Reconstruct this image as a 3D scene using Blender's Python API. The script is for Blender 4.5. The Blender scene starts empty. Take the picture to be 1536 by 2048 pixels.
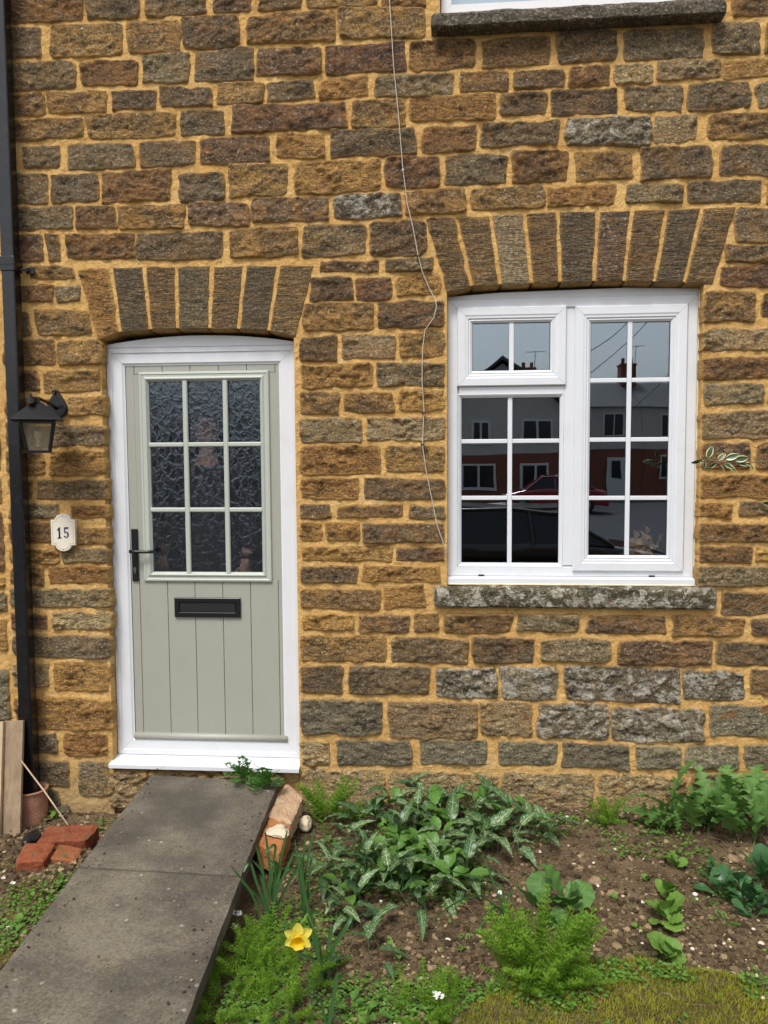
import bpy, math, random
import numpy as np
from mathutils import Vector, Matrix, noise
R = math.radians
random.seed(7); rng = np.random.default_rng(7)
sc = bpy.context.scene
col = sc.collection
# ------------------------------------------------------------------ camera
FPX = 1538.0
CAM = Vector((0, -3.85, 1.58))
YAW, PITCH, ROLL = R(4.45), R(3.83), R(-0.35)
CR = Matrix.Rotation(YAW, 3, 'Z') @ Matrix.Rotation(R(90) - PITCH, 3, 'X') @ Matrix.Rotation(ROLL, 3, 'Z')
cd = bpy.data.cameras.new('camera'); cam = bpy.data.objects.new('camera', cd); col.objects.link(cam)
cam.matrix_world = Matrix.Translation(CAM) @ CR.to_4x4()
cd.sensor_fit = 'VERTICAL'; cd.sensor_height = 36; cd.lens = FPX / 2048 * 36; cd.clip_end = 600; cd.clip_start = 0.05
sc.camera = cam
# ------------------------------------------------------------------ world + sun (overcast)
w = bpy.data.worlds.new('World'); sc.world = w; w.use_nodes = True
nt = w.node_tree; nt.nodes.clear()
sky = nt.nodes.new('ShaderNodeTexSky'); sky.sky_type = 'NISHITA'; sky.sun_disc = False
SUN_EL, SUN_AZ = R(58), R(200)     # azimuth clockwise from +Y: behind the camera, to the left
sky.sun_elevation = SUN_EL; sky.sun_rotation = SUN_AZ; sky.air_density = 1.0; sky.dust_density = 3.0; sky.ozone_density = 1.0
hs = nt.nodes.new('ShaderNodeHueSaturation'); hs.inputs['Saturation'].default_value = 0.27
bg = nt.nodes.new('ShaderNodeBackground'); bg.inputs['Strength'].default_value = 0.12
wo = nt.nodes.new('ShaderNodeOutputWorld')
nt.links.new(sky.outputs[0], hs.inputs['Color']); nt.links.new(hs.outputs[0], bg.inputs['Color']); nt.links.new(bg.outputs[0], wo.inputs[0])
sd = bpy.data.lights.new('sun', 'SUN'); sd.energy = 1.6; sd.angle = R(15); sd.color = (1, .97, .92)
so = bpy.data.objects.new('sun', sd); col.objects.link(so)
sdir = Vector((math.sin(SUN_AZ) * math.cos(SUN_EL), math.cos(SUN_AZ) * math.cos(SUN_EL), math.sin(SUN_EL)))
so.rotation_euler = sdir.to_track_quat('Z', 'Y').to_euler()
sc.view_settings.view_transform = 'Standard'; sc.view_settings.look = 'None'
sc.view_settings.exposure = 0.76; sc.view_settings.gamma = 1; sc.view_settings.use_curve_mapping = False
sc.cycles.max_bounces = 8; sc.cycles.transparent_max_bounces = 16

# ------------------------------------------------------------------ pixel -> world
def ray(px, py):
    return (CR @ Vector(((px - 768) / FPX, -(py - 1024) / FPX, -1))).normalized()
def P(px, py, Y=0.0):
    d = ray(px, py); t = (Y - CAM.y) / d.y
    return CAM + d * t
def G(px, py, Z=-0.14):
    d = ray(px, py); t = (Z - CAM.z) / d.z
    return CAM + d * t
# ------------------------------------------------------------------ node helper
def mat(name):
    m = bpy.data.materials.new(name); m.use_nodes = True; t = m.node_tree; t.nodes.clear()
    out = t.nodes.new('ShaderNodeOutputMaterial')
    def n(kind, props=None, **ins):
        nd = t.nodes.new('ShaderNode' + kind)
        for k, v in (props or {}).items(): setattr(nd, k, v)
        for k, v in ins.items():
            key = int(k[1:]) if k[0] == '_' and k[1:].isdigit() else k.replace('_', ' ')
            if isinstance(v, bpy.types.NodeSocket): t.links.new(v, nd.inputs[key])
            elif isinstance(v, bpy.types.Node): t.links.new(v.outputs[0], nd.inputs[key])
            else: nd.inputs[key].default_value = v
        return nd
    def done(sh): t.links.new(sh.outputs[0], out.inputs[0])
    return m, n, done
def c4(c): return (c[0], c[1], c[2], 1)
def mixc(n, f, a, b, mode='MIX'):
    nd = n('Mix', {'data_type': 'RGBA', 'blend_type': mode})
    t = nd.id_data
    for idx, v in ((0, f), (6, a), (7, b)):
        if isinstance(v, bpy.types.NodeSocket): t.links.new(v, nd.inputs[idx])
        elif isinstance(v, bpy.types.Node): t.links.new(v.outputs[0], nd.inputs[idx])
        else: nd.inputs[idx].default_value = v if idx == 0 else c4(v)
    return nd.outputs[2]
def ramp(n, fac, stops):
    nd = n('ValToRGB', Fac=fac); e = nd.color_ramp.elements
    while len(e) < len(stops): e.new(.5)
    for i, (p, c) in enumerate(stops):
        e[i].position = p; e[i].color = c4(c) if not isinstance(c, (int, float)) else (c, c, c, 1)
    return nd.outputs[0]
def mth(n, op, a, b=0.0, clamp=False): return n('Math', {'operation': op, 'use_clamp': clamp}, _0=a, _1=b).outputs[0]

MORT = (.66, .39, .125)
def stone_mat(name, c1, c2, c3, lichen=0.0, smear=1.0, strata=.3, c3amt=.5, blotch=0):
    m, n, done = mat(name)
    tc = n('TexCoord').outputs['Object']; oi = n('ObjectInfo').outputs['Random']
    off = n('CombineXYZ', X=mth(n, 'MULTIPLY', oi, 37.0), Y=mth(n, 'MULTIPLY', oi, 11.0), Z=mth(n, 'MULTIPLY', oi, 53.0))
    v = n('VectorMath', {'operation': 'ADD'}, _0=tc, _1=off).outputs[0]
    vs = n('Mapping', Vector=v, Scale=(1, 1, 1.5 + strata)).outputs[0]
    add = lambda k: n('VectorMath', {'operation': 'ADD'}, _0=vs, _1=(k, k, k)).outputs[0]
    big = n('TexNoise', Vector=vs, Scale=8.0, Detail=5.0, Roughness=.65, Distortion=.6)
    mid = n('TexNoise', Vector=add(3), Scale=30.0, Detail=5.0, Roughness=.7, Distortion=.4)
    fine = n('TexNoise', Vector=v, Scale=95.0, Detail=5.0, Roughness=.78)
    c = mixc(n, ramp(n, mth(n, 'ADD', mth(n, 'MULTIPLY', big.outputs[0], .55), mth(n, 'MULTIPLY', mid.outputs[0], .45)), [(.38, 0.), (.60, 1.)]), c1, c2)
    big2 = n('TexNoise', Vector=add(5), Scale=6.5, Detail=6.0, Roughness=.72, Distortion=.8)
    c = mixc(n, ramp(n, big2.outputs[0], [(.50 - c3amt * .06, 0.), (.62 - c3amt * .06, .35 + c3amt * .6)]), c, c3)
    big3 = n('TexNoise', Vector=add(9), Scale=9.0, Detail=6.0, Roughness=.72, Distortion=.8)
    c = mixc(n, ramp(n, big3.outputs[0], [(.56, 0.), (.66, .5)]), c, (.165, .142, .100))
    c = mixc(n, ramp(n, big3.outputs[0], [(.33, .6), (.43, 0.)]), c, (.065, .043, .032))
    c = mixc(n, ramp(n, mid.outputs[0], [(.30, .75), (.43, 0.)]), c, tuple(x * .40 for x in c1))
    c = mixc(n, ramp(n, fine.outputs[0], [(.32, .85), (.46, 0.)]), c, tuple(x * .28 for x in c1))
    c = mixc(n, ramp(n, fine.outputs[0], [(.53, 0.), (.69, .85)]), c, tuple(min(1, x * 2.3 + .09) for x in c2))
    ck = n('TexVoronoi', {'feature': 'DISTANCE_TO_EDGE'}, Vector=n('VectorMath', {'operation': 'ADD'}, _0=n('Mapping', Vector=v, Scale=(1, 1, 2.2)).outputs[0], _1=n('VectorMath', {'operation': 'SCALE'}, _0=mid.outputs[1], Scale=.10).outputs[0]).outputs[0], Scale=11.0)
    ckm = mth(n, 'MULTIPLY', ramp(n, ck.outputs['Distance'], [(.0, 1.), (.035, 0.)]), ramp(n, big3.outputs[0], [(.48, 0.), (.58, .8)]))
    c = mixc(n, ckm, c, tuple(x * .25 for x in c1))
    rs_ = n('TexNoise', Vector=add(17), Scale=12.0, Detail=5.0, Roughness=.7, Distortion=1.0)
    c = mixc(n, ramp(n, rs_.outputs[0], [(.60, 0.), (.68, .7)]), c, (.30, .115, .038))
    br = n('HueSaturation', Color=c, Value=mth(n, 'ADD', mth(n, 'MULTIPLY', oi, .38), .72), Hue=mth(n, 'ADD', mth(n, 'MULTIPLY', oi, .014), .493)).outputs[0]
    vor = n('TexVoronoi', {'feature': 'F1'}, Vector=n('VectorMath', {'operation': 'ADD'}, _0=v, _1=n('VectorMath', {'operation': 'SCALE'}, _0=mid.outputs[1], Scale=.06).outputs[0]).outputs[0], Scale=42.0 if lichen < .5 else 24.0)
    spot = ramp(n, vor.outputs['Distance'], [(.12 + lichen * .28, 1.), (.24 + lichen * .34, 0.)])
    gate = ramp(n, big.outputs[0], [(.50 - lichen * .14, 0.), (.58 - lichen * .14, 1.)])
    sp = mth(n, 'MULTIPLY', mth(n, 'MULTIPLY', spot, gate), mth(n, 'ADD', .35, mth(n, 'MULTIPLY', oi, .5)))
    if blotch:
        bl = n('TexNoise', Vector=n('Mapping', Vector=v, Scale=(1, 1, 1.1)).outputs[0], Scale=16.0, Detail=8.0, Roughness=.78, Distortion=.5)
        sp = mth(n, 'MAXIMUM', mth(n, 'MULTIPLY', sp, .7), ramp(n, bl.outputs[0], [(.505, 0.), (.545, blotch)]))
    sp = mth(n, 'MULTIPLY', sp, ramp(n, fine.outputs[0], [(.34, .25), (.5, 1.)]))
    br = mixc(n, sp, br, (.54, .50, .41))
    ed = n('Attribute', {'attribute_name': 'edge'}).outputs['Fac']
    sm = ramp(n, mth(n, 'ADD', ed, mth(n, 'ADD', mth(n, 'MULTIPLY', mth(n, 'SUBTRACT', mid.outputs[0], .5), .9), mth(n, 'MULTIPLY', mth(n, 'SUBTRACT', fine.outputs[0], .5), .9))), [(.0, .95 * smear), (.50 if smear > 1 else .38, 0.)])
    br = mixc(n, sm, br, tuple(x * .85 for x in MORT))
    lay = n('TexNoise', Vector=n('Mapping', Vector=v, Scale=(14, 14, 70)).outputs[0], Scale=1.0, Detail=4.0, Roughness=.65)
    h = mth(n, 'ADD', mth(n, 'MULTIPLY', fine.outputs[0], .7), mth(n, 'ADD', mth(n, 'MULTIPLY', mid.outputs[0], 1.7), mth(n, 'ADD', mth(n, 'MULTIPLY', lay.outputs[0], strata), mth(n, 'MULTIPLY', ckm, -.8))))
    bp = n('Bump', Strength=1.0, Distance=.016, Height=h)
    done(n('BsdfPrincipled', Base_Color=br, Roughness=.88, Normal=bp.outputs[0], Specular_IOR_Level=.25))
    return m
SM = {
 'd': stone_mat('dark_brown_stone', (.102, .070, .040), (.210, .145, .078), (.32, .180, .066), .08, .9, .2, .5),
 'b': stone_mat('brown_stone', (.135, .080, .036), (.275, .165, .070), (.44, .235, .070), .08, 1.0, .3, .75),
 'o': stone_mat('ochre_stone', (.21, .105, .032), (.42, .230, .075), (.56, .30, .085), 0, 1.25, .8, .7),
 'g': stone_mat('grey_brown_stone', (.135, .100, .054), (.265, .200, .112), (.34, .21, .082), .2, .8, .25, .45),
 'G': stone_mat('grey_green_stone', (.160, .140, .088), (.265, .225, .140), (.30, .23, .12), .06, .7, .3, .35),
 'p': stone_mat('purple_brown_stone', (.100, .062, .038), (.205, .125, .068), (.35, .17, .060), .14, .9, .2, .6),
 't': stone_mat('tan_stone', (.24, .165, .080), (.44, .315, .165), (.46, .28, .11), .12, 1.0, .7, .5),
 'l': stone_mat('lichen_stone', (.100, .080, .050), (.210, .165, .100), (.29, .22, .13), .35, .7, .3, .35, .8),
}
SMV = {'b': stone_mat('tooled_brown_stone', (.118, .074, .038), (.225, .145, .072), (.36, .20, .07), .05, .8, 2.6, .5), 'g': stone_mat('tooled_grey_stone', (.110, .084, .050), (.205, .160, .098), (.27, .17, .075), .1, .7, 2.6, .4), 'o': SM['o'], 't': stone_mat('tooled_tan_stone', (.22, .16, .09), (.38, .29, .17), (.40, .25, .11), .1, .8, 2.6, .4), 'p': stone_mat('tooled_purple_stone', (.090, .060, .040), (.175, .112, .070), (.29, .145, .06), .3, .8, 2.0, .5), 'd': stone_mat('tooled_dark_stone', (.090, .066, .042), (.170, .125, .078), (.24, .15, .07), .05, .7, 2.6, .4)}
SILL = stone_mat('lichen_sill', (.075, .066, .040), (.160, .138, .078), (.25, .21, .11), .45, 0, .2, .4, 1.0)
SILL2 = stone_mat('dark_sill', (.085, .070, .052), (.170, .140, .100), (.17, .13, .09), .30, 0, .2, .3)

def mortar_mat():
    m, n, done = mat('lime_mortar'); v = n('TexCoord').outputs['Object']
    a = n('TexNoise', Vector=v, Scale=3.0, Detail=5.0, Roughness=.6)
    b = n('TexNoise', Vector=v, Scale=85.0, Detail=6.0, Roughness=.8)
    d = n('TexNoise', Vector=v, Scale=20.0, Detail=4.0, Roughness=.65)
    c = mixc(n, ramp(n, a.outputs[0], [(.35, 0.), (.65, 1.)]), (.68, .390, .125), (.82, .525, .195))
    c = mixc(n, ramp(n, d.outputs[0], [(.32, .7), (.5, 0.)]), c, (.50, .275, .085))
    c = mixc(n, ramp(n, b.outputs[0], [(.34, .8), (.45, 0.)]), c, (.26, .145, .05))
    c = mixc(n, ramp(n, b.outputs[0], [(.55, 0.), (.69, .6)]), c, (.92, .70, .38))
    g2 = n('TexNoise', Vector=v, Scale=7.0, Detail=6.0, Roughness=.7)
    c = mixc(n, ramp(n, g2.outputs[0], [(.55, 0.), (.68, .5)]), c, (.84, .62, .33))
    c = mixc(n, ramp(n, g2.outputs[0], [(.30, .5), (.42, 0.)]), c, (.46, .235, .065))
    # greyer, damper pointing in the lowest courses
    z = n('SeparateXYZ', Vector=v).outputs['Z']
    c = mixc(n, ramp(n, mth(n, 'ADD', mth(n, 'ADD', z, .35), mth(n, 'MULTIPLY', a.outputs[0], .3)), [(.18, .75), (.62, 0.)]), c, (.36, .27, .155))
    h = mth(n, 'ADD', b.outputs[0], mth(n, 'MULTIPLY', d.outputs[0], 1.6))
    bp = n('Bump', Strength=1.0, Distance=.013, Height=h)
    done(n('BsdfPrincipled', Base_Color=c, Roughness=.95, Normal=bp.outputs[0], Specular_IOR_Level=.15))
    return m
MORTAR = mortar_mat()

def plain(name, c, rough=.5, var=.06, scale=40, bump=.0, metal=0, spec=.5, bs=None, dirt=None, coat=0):
    m, n, done = mat(name); v = n('TexCoord').outputs['Object']
    a = n('TexNoise', Vector=v, Scale=float(scale), Detail=5.0, Roughness=.6)
    cc = mixc(n, ramp(n, a.outputs[0], [(.3, 0.), (.7, 1.)]), tuple(x * (1 - var) for x in c), tuple(min(1, x * (1 + var)) for x in c))
    if dirt:
        b = n('TexNoise', Vector=v, Scale=dirt[1], Detail=6.0, Roughness=.7)
        cc = mixc(n, ramp(n, b.outputs[0], [(.5, 0.), (.75, dirt[2])]), cc, dirt[0])
    kw = {}
    if bump:
        f = n('TexNoise', Vector=v, Scale=float(bs or scale * 3), Detail=4.0, Roughness=.65)
        kw['Normal'] = n('Bump', Strength=.8, Distance=bump, Height=f.outputs[0]).outputs[0]
    done(n('BsdfPrincipled', Base_Color=cc, Roughness=rough, Metallic=metal, Specular_IOR_Level=spec, Coat_Weight=coat, **kw))
    return m
def grain(name, c, c2, axis_scale, rough=.5, bump=.001, dirt=0):
    m, n, done = mat(name); v = n('Mapping', Vector=n('TexCoord').outputs['Object'], Scale=axis_scale).outputs[0]
    a = n('TexNoise', Vector=v, Scale=1.0, Detail=5.0, Roughness=.65)
    cc = mixc(n, ramp(n, a.outputs[0], [(.3, 0.), (.7, 1.)]), c, c2)
    if dirt:
        b = n('TexNoise', Vector=n('TexCoord').outputs['Object'], Scale=5.0, Detail=6.0, Roughness=.7)
        cc = mixc(n, ramp(n, b.outputs[0], [(.45, 0.), (.8, dirt)]), cc, tuple(x * .5 for x in c))
    bp = n('Bump', Strength=.6, Distance=bump, Height=a.outputs[0])
    done(n('BsdfPrincipled', Base_Color=cc, Roughness=rough, Normal=bp.outputs[0]))
    return m
UPVC = plain('white_upvc', (.66, .675, .705), .35, .012, 60, .00008, bs=300, dirt=((.45, .44, .39), 5., .22))
DOORM = grain('sage_door_skin', (.315, .315, .268), (.340, .340, .290), (300, 300, 14), .5, .0004, dirt=.10)
DOORT = plain('sage_door_trim', (.42, .445, .395), .40, .02, 60, .0001)
BLACK = plain('black_metal', (.006, .006, .008), .32, .2, 60, .0004)
PIPE = plain('black_plastic_pipe', (.006, .006, .008), .22, .25, 8, .0002, dirt=((.07, .065, .06), 30., .18))
SEAL = plain('black_rubber', (.01, .01, .01), .6)
CREAMSEAL = plain('cream_sealant', (.62, .53, .34), .6, .2, 30)
DARKROOM = plain('unlit_room_shade', (.045, .042, .04), .9)  # indoor shade put into the wall colour, keeps rooms black behind the panes
CABLE = plain('white_cable', (.50, .43, .34), .5, .15, 50)

# ------------------------------------------------------------------ mesh helper
class MB:
    def __init__(s): s.v = []; s.f = []
    def add(s, vs, fs):
        o = len(s.v); s.v += [tuple(p) for p in vs]; s.f += [tuple(i + o for i in f) for f in fs]; return s
    def box(s, x0, x1, y0, y1, z0, z1):
        vs = [(x0, y0, z0), (x1, y0, z0), (x1, y1, z0), (x0, y1, z0), (x0, y0, z1), (x1, y0, z1), (x1, y1, z1), (x0, y1, z1)]
        return s.add(vs, [(0, 3, 2, 1), (4, 5, 6, 7), (0, 1, 5, 4), (1, 2, 6, 5), (2, 3, 7, 6), (3, 0, 4, 7)])
    def tube(s, pts, r, n=8, closed_ends=True):
        pts = [Vector(p) for p in pts]; rings = []
        rs = r if isinstance(r, (list, tuple)) else [r] * len(pts)
        up = Vector((0, 0, 1)); prev = None
        vs = []; fs = []
        for i, p in enumerate(pts):
            d = (pts[min(i + 1, len(pts) - 1)] - pts[max(i - 1, 0)]).normalized()
            if prev is None:
                a = d.cross(up)
                if a.length < .05: a = d.cross(Vector((1, 0, 0)))
            else: a = prev - d * prev.dot(d)
            a.normalize(); prev = a; b = d.cross(a)
            for k in range(n):
                th = 2 * math.pi * (k + .5) / n
                vs.append(p + (a * math.cos(th) + b * math.sin(th)) * rs[i])
        for i in range(len(pts) - 1):
            for k in range(n):
                k2 = (k + 1) % n
                fs.append((i * n + k, i * n + k2, (i + 1) * n + k2, (i + 1) * n + k))
        if closed_ends:
            fs.append(tuple(range(n))[::-1]); fs.append(tuple((len(pts) - 1) * n + k for k in range(n)))
        return s.add(vs, fs)
    def prism(s, poly, y0, y1):          # poly in (x, z), extruded along y
        n = len(poly); vs = [(x, y0, z) for x, z in poly] + [(x, y1, z) for x, z in poly]
        fs = [tuple(range(n)), tuple(range(2 * n - 1, n - 1, -1))]
        for i in range(n): j = (i + 1) % n; fs.append((i, i + n, j + n, j))
        return s.add(vs, fs)
    def lathe(s, prof, n=16, c=(0, 0, 0)):
        vs = []; fs = []
        for r, z in prof:
            for k in range(n):
                a = 2 * math.pi * k / n; vs.append((c[0] + r * math.cos(a), c[1] + r * math.sin(a), c[2] + z))
        for i in range(len(prof) - 1):
            for k in range(n):
                k2 = (k + 1) % n; fs.append((i * n + k, i * n + k2, (i + 1) * n + k2, (i + 1) * n + k))
        return s.add(vs, fs)
def fin(o, name, parent=None, loc=None):
    col.objects.link(o)
    if parent: o.parent = parent
    return o
def obj(name, mb, m, parent=None, smooth=False, bevel=0, seg=2, origin=None):
    me = bpy.data.meshes.new(name); vs = mb.v
    if origin is not None: vs = [(x - origin[0], y - origin[1], z - origin[2]) for x, y, z in vs]
    me.from_pydata(vs, [], mb.f); me.update()
    if m: me.materials.append(m)
    if smooth: me.polygons.foreach_set('use_smooth', [True] * len(me.polygons))
    o = bpy.data.objects.new(name, me)
    if origin is not None: o.location = origin
    fin(o, name, parent)
    if parent and origin is not None: o.location = Vector(origin) - world_loc(parent)
    elif parent: o.location = -world_loc(parent)
    if bevel:
        b = o.modifiers.new('bevel', 'BEVEL'); b.width = bevel; b.segments = seg; b.limit_method = 'ANGLE'; b.angle_limit = R(40)
    return o
def world_loc(o):
    p = Vector(o.location)
    while o.parent: o = o.parent; p = p + Vector(o.location)
    return p
def tag(o, label=None, cat=None, group=None, kind=None):
    for k, v in (('label', label), ('category', cat), ('group', group), ('kind', kind)):
        if v: o[k] = v
    return o
def empty(name, loc, label, cat, group=None):
    o = bpy.data.objects.new(name, None); col.objects.link(o); o.location = loc; o.empty_display_size = .1
    return tag(o, label, cat, group)
nz = noise.noise
def fr(x, y, z, o=3, g=2.0):
    a = 1.0; s = 0.0
    for _ in range(o):
        s += a * nz(Vector((x, y, z))); x *= g; y *= g; z *= g; a *= .5
    return s

# ------------------------------------------------------------------ the stones
SID = [0]
def stone_data(quad, front=.012, back=.03, cell=.0075, rough=1.0, rnd=.24, seed=None):
    """quad = world (x,z) of bottom-left, bottom-right, top-right, top-left. Returns verts, faces, edge weights."""
    SID[0] += 1; sd_ = (SID[0] * 7.31) if seed is None else seed
    q = [Vector((a, b)) for a, b in quad]
    W = ((q[1] - q[0]).length + (q[2] - q[3]).length) / 2; H = ((q[3] - q[0]).length + (q[2] - q[1]).length) / 2
    nu = max(6, int(W / cell)); nv = max(5, int(H / cell))
    a, b = W / 2, H / 2; r = min(a, b) * rnd * random.uniform(.7, 1.5)
    vs = []; ew = []
    hump = random.uniform(.6, 1.3) * front; bow = [random.uniform(-.3, 1) * .0055 for _ in range(4)]; bph = random.uniform(-.4, .4)
    tiltx = random.uniform(-.004, .004); tiltz = random.uniform(-.003, .005)
    for j in range(nv + 1):
        for i in range(nu + 1):
            u = i / nu * 2 - 1; v = j / nv * 2 - 1
            # denser towards the edges
            px, pz = u * a, v * b
            qx = max(-(a - r), min(a - r, px)); qz = max(-(b - r), min(b - r, pz)); dx, dz = px - qx, pz - qz
            L = math.hypot(dx, dz)
            if dx and dz and L > 1e-6:
                k = max(abs(dx), abs(dz)) / L; dx *= k; dz *= k
            px, pz = qx + dx, qz + dz
            e = min(a - abs(px), b - abs(pz))
            if L > 1e-6 and dx and dz: e = min(e, r - math.hypot(dx, dz))
            e = max(0, e)
            uu, vv = (px / a + 1) / 2, (pz / b + 1) / 2
            p = (q[0] * (1 - uu) + q[1] * uu) * (1 - vv) + (q[3] * (1 - uu) + q[2] * uu) * vv
            if rnd > .1:
                bb_ = 1 - (u - bph) ** 2
                p.y += (bow[0] if v > 0 else -bow[1]) * abs(v) * (bb_ - .5); p.x += (bow[2] if u > 0 else -bow[3]) * abs(u) * (1 - v * v - .5)
            k = max(0, 1 - e / .04)
            p.x += k * .0095 * min(rough, 1.2) * fr(p.x * 15, sd_, p.y * 15, 3)
            p.y += k * .0105 * min(rough, 1.2) * fr(p.x * 10, sd_ + 9, p.y * 14, 3)
            t = min(1, e / .010); prof = 1 - (1 - t) ** 2.0
            n1 = fr(p.x * 8, sd_ + 3, p.y * 13, 3); n2 = fr(p.x * 28, sd_ + 5, p.y * 44, 3)
            ridged = abs(fr(p.x * 11, sd_ + 7, p.y * 22, 2))
            y = .007 - prof * (hump + .006 + rough * (.0125 * n1 + .0075 * n2 - .038 * max(0, .15 - ridged) )) - prof * (tiltx * u + tiltz * v)
            if t > .55: y = min(y, -.0045 - .004 * (t - .55))
            vs.append((p.x, y, p.y)); ew.append(min(1, e / .035))
    fs = []
    st = nu + 1
    for j in range(nv):
        for i in range(nu):
            k = j * st + i; fs.append((k, k + 1, k + st + 1, k + st))
    ring = [i for i in range(nu + 1)] + [j * st + nu for j in range(1, nv + 1)] + [nv * st + i for i in range(nu - 1, -1, -1)] + [j * st for j in range(nv - 1, 0, -1)]
    o = len(vs)
    for k in ring: vs.append((vs[k][0], back, vs[k][2])); ew.append(0)
    for m_ in range(len(ring)):
        n_ = (m_ + 1) % len(ring); fs.append((ring[m_], o + m_, o + n_, ring[n_]))
    return vs, fs, ew
def stone_obj(name, quad, m, parent, **kw):
    vs, fs, ew = stone_data(quad, **kw)
    c = (sum(p[0] for p in quad) / 4, 0, sum(p[1] for p in quad) / 4)
    me = bpy.data.meshes.new(name); me.from_pydata([(x - c[0], y, z - c[2]) for x, y, z in vs], [], fs)
    at = me.attributes.new('edge', 'FLOAT', 'POINT'); at.data.foreach_set('value', ew)
    me.polygons.foreach_set('use_smooth', [True] * len(me.polygons)); me.materials.append(m); me.update()
    o = bpy.data.objects.new(name, me); fin(o, name, parent); o.location = Vector(c) - world_loc(parent)
    return o
def rectquad(x0, y0, x1, y1, jit=.006):
    x0 -= 1.6; x1 += 1.6; y0 -= 1.8; y1 += 1.8
    c = P((x0 + x1) / 2, (y0 + y1) / 2); l = P(x0, (y0 + y1) / 2); r = P(x1, (y0 + y1) / 2)
    t = P((x0 + x1) / 2, y0); b = P((x0 + x1) / 2, y1)
    j = lambda: random.uniform(-jit, jit)
    return [(l.x + j(), b.z + j()), (r.x + j(), b.z + j()), (r.x + j(), t.z + j()), (l.x + j(), t.z + j())]

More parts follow.
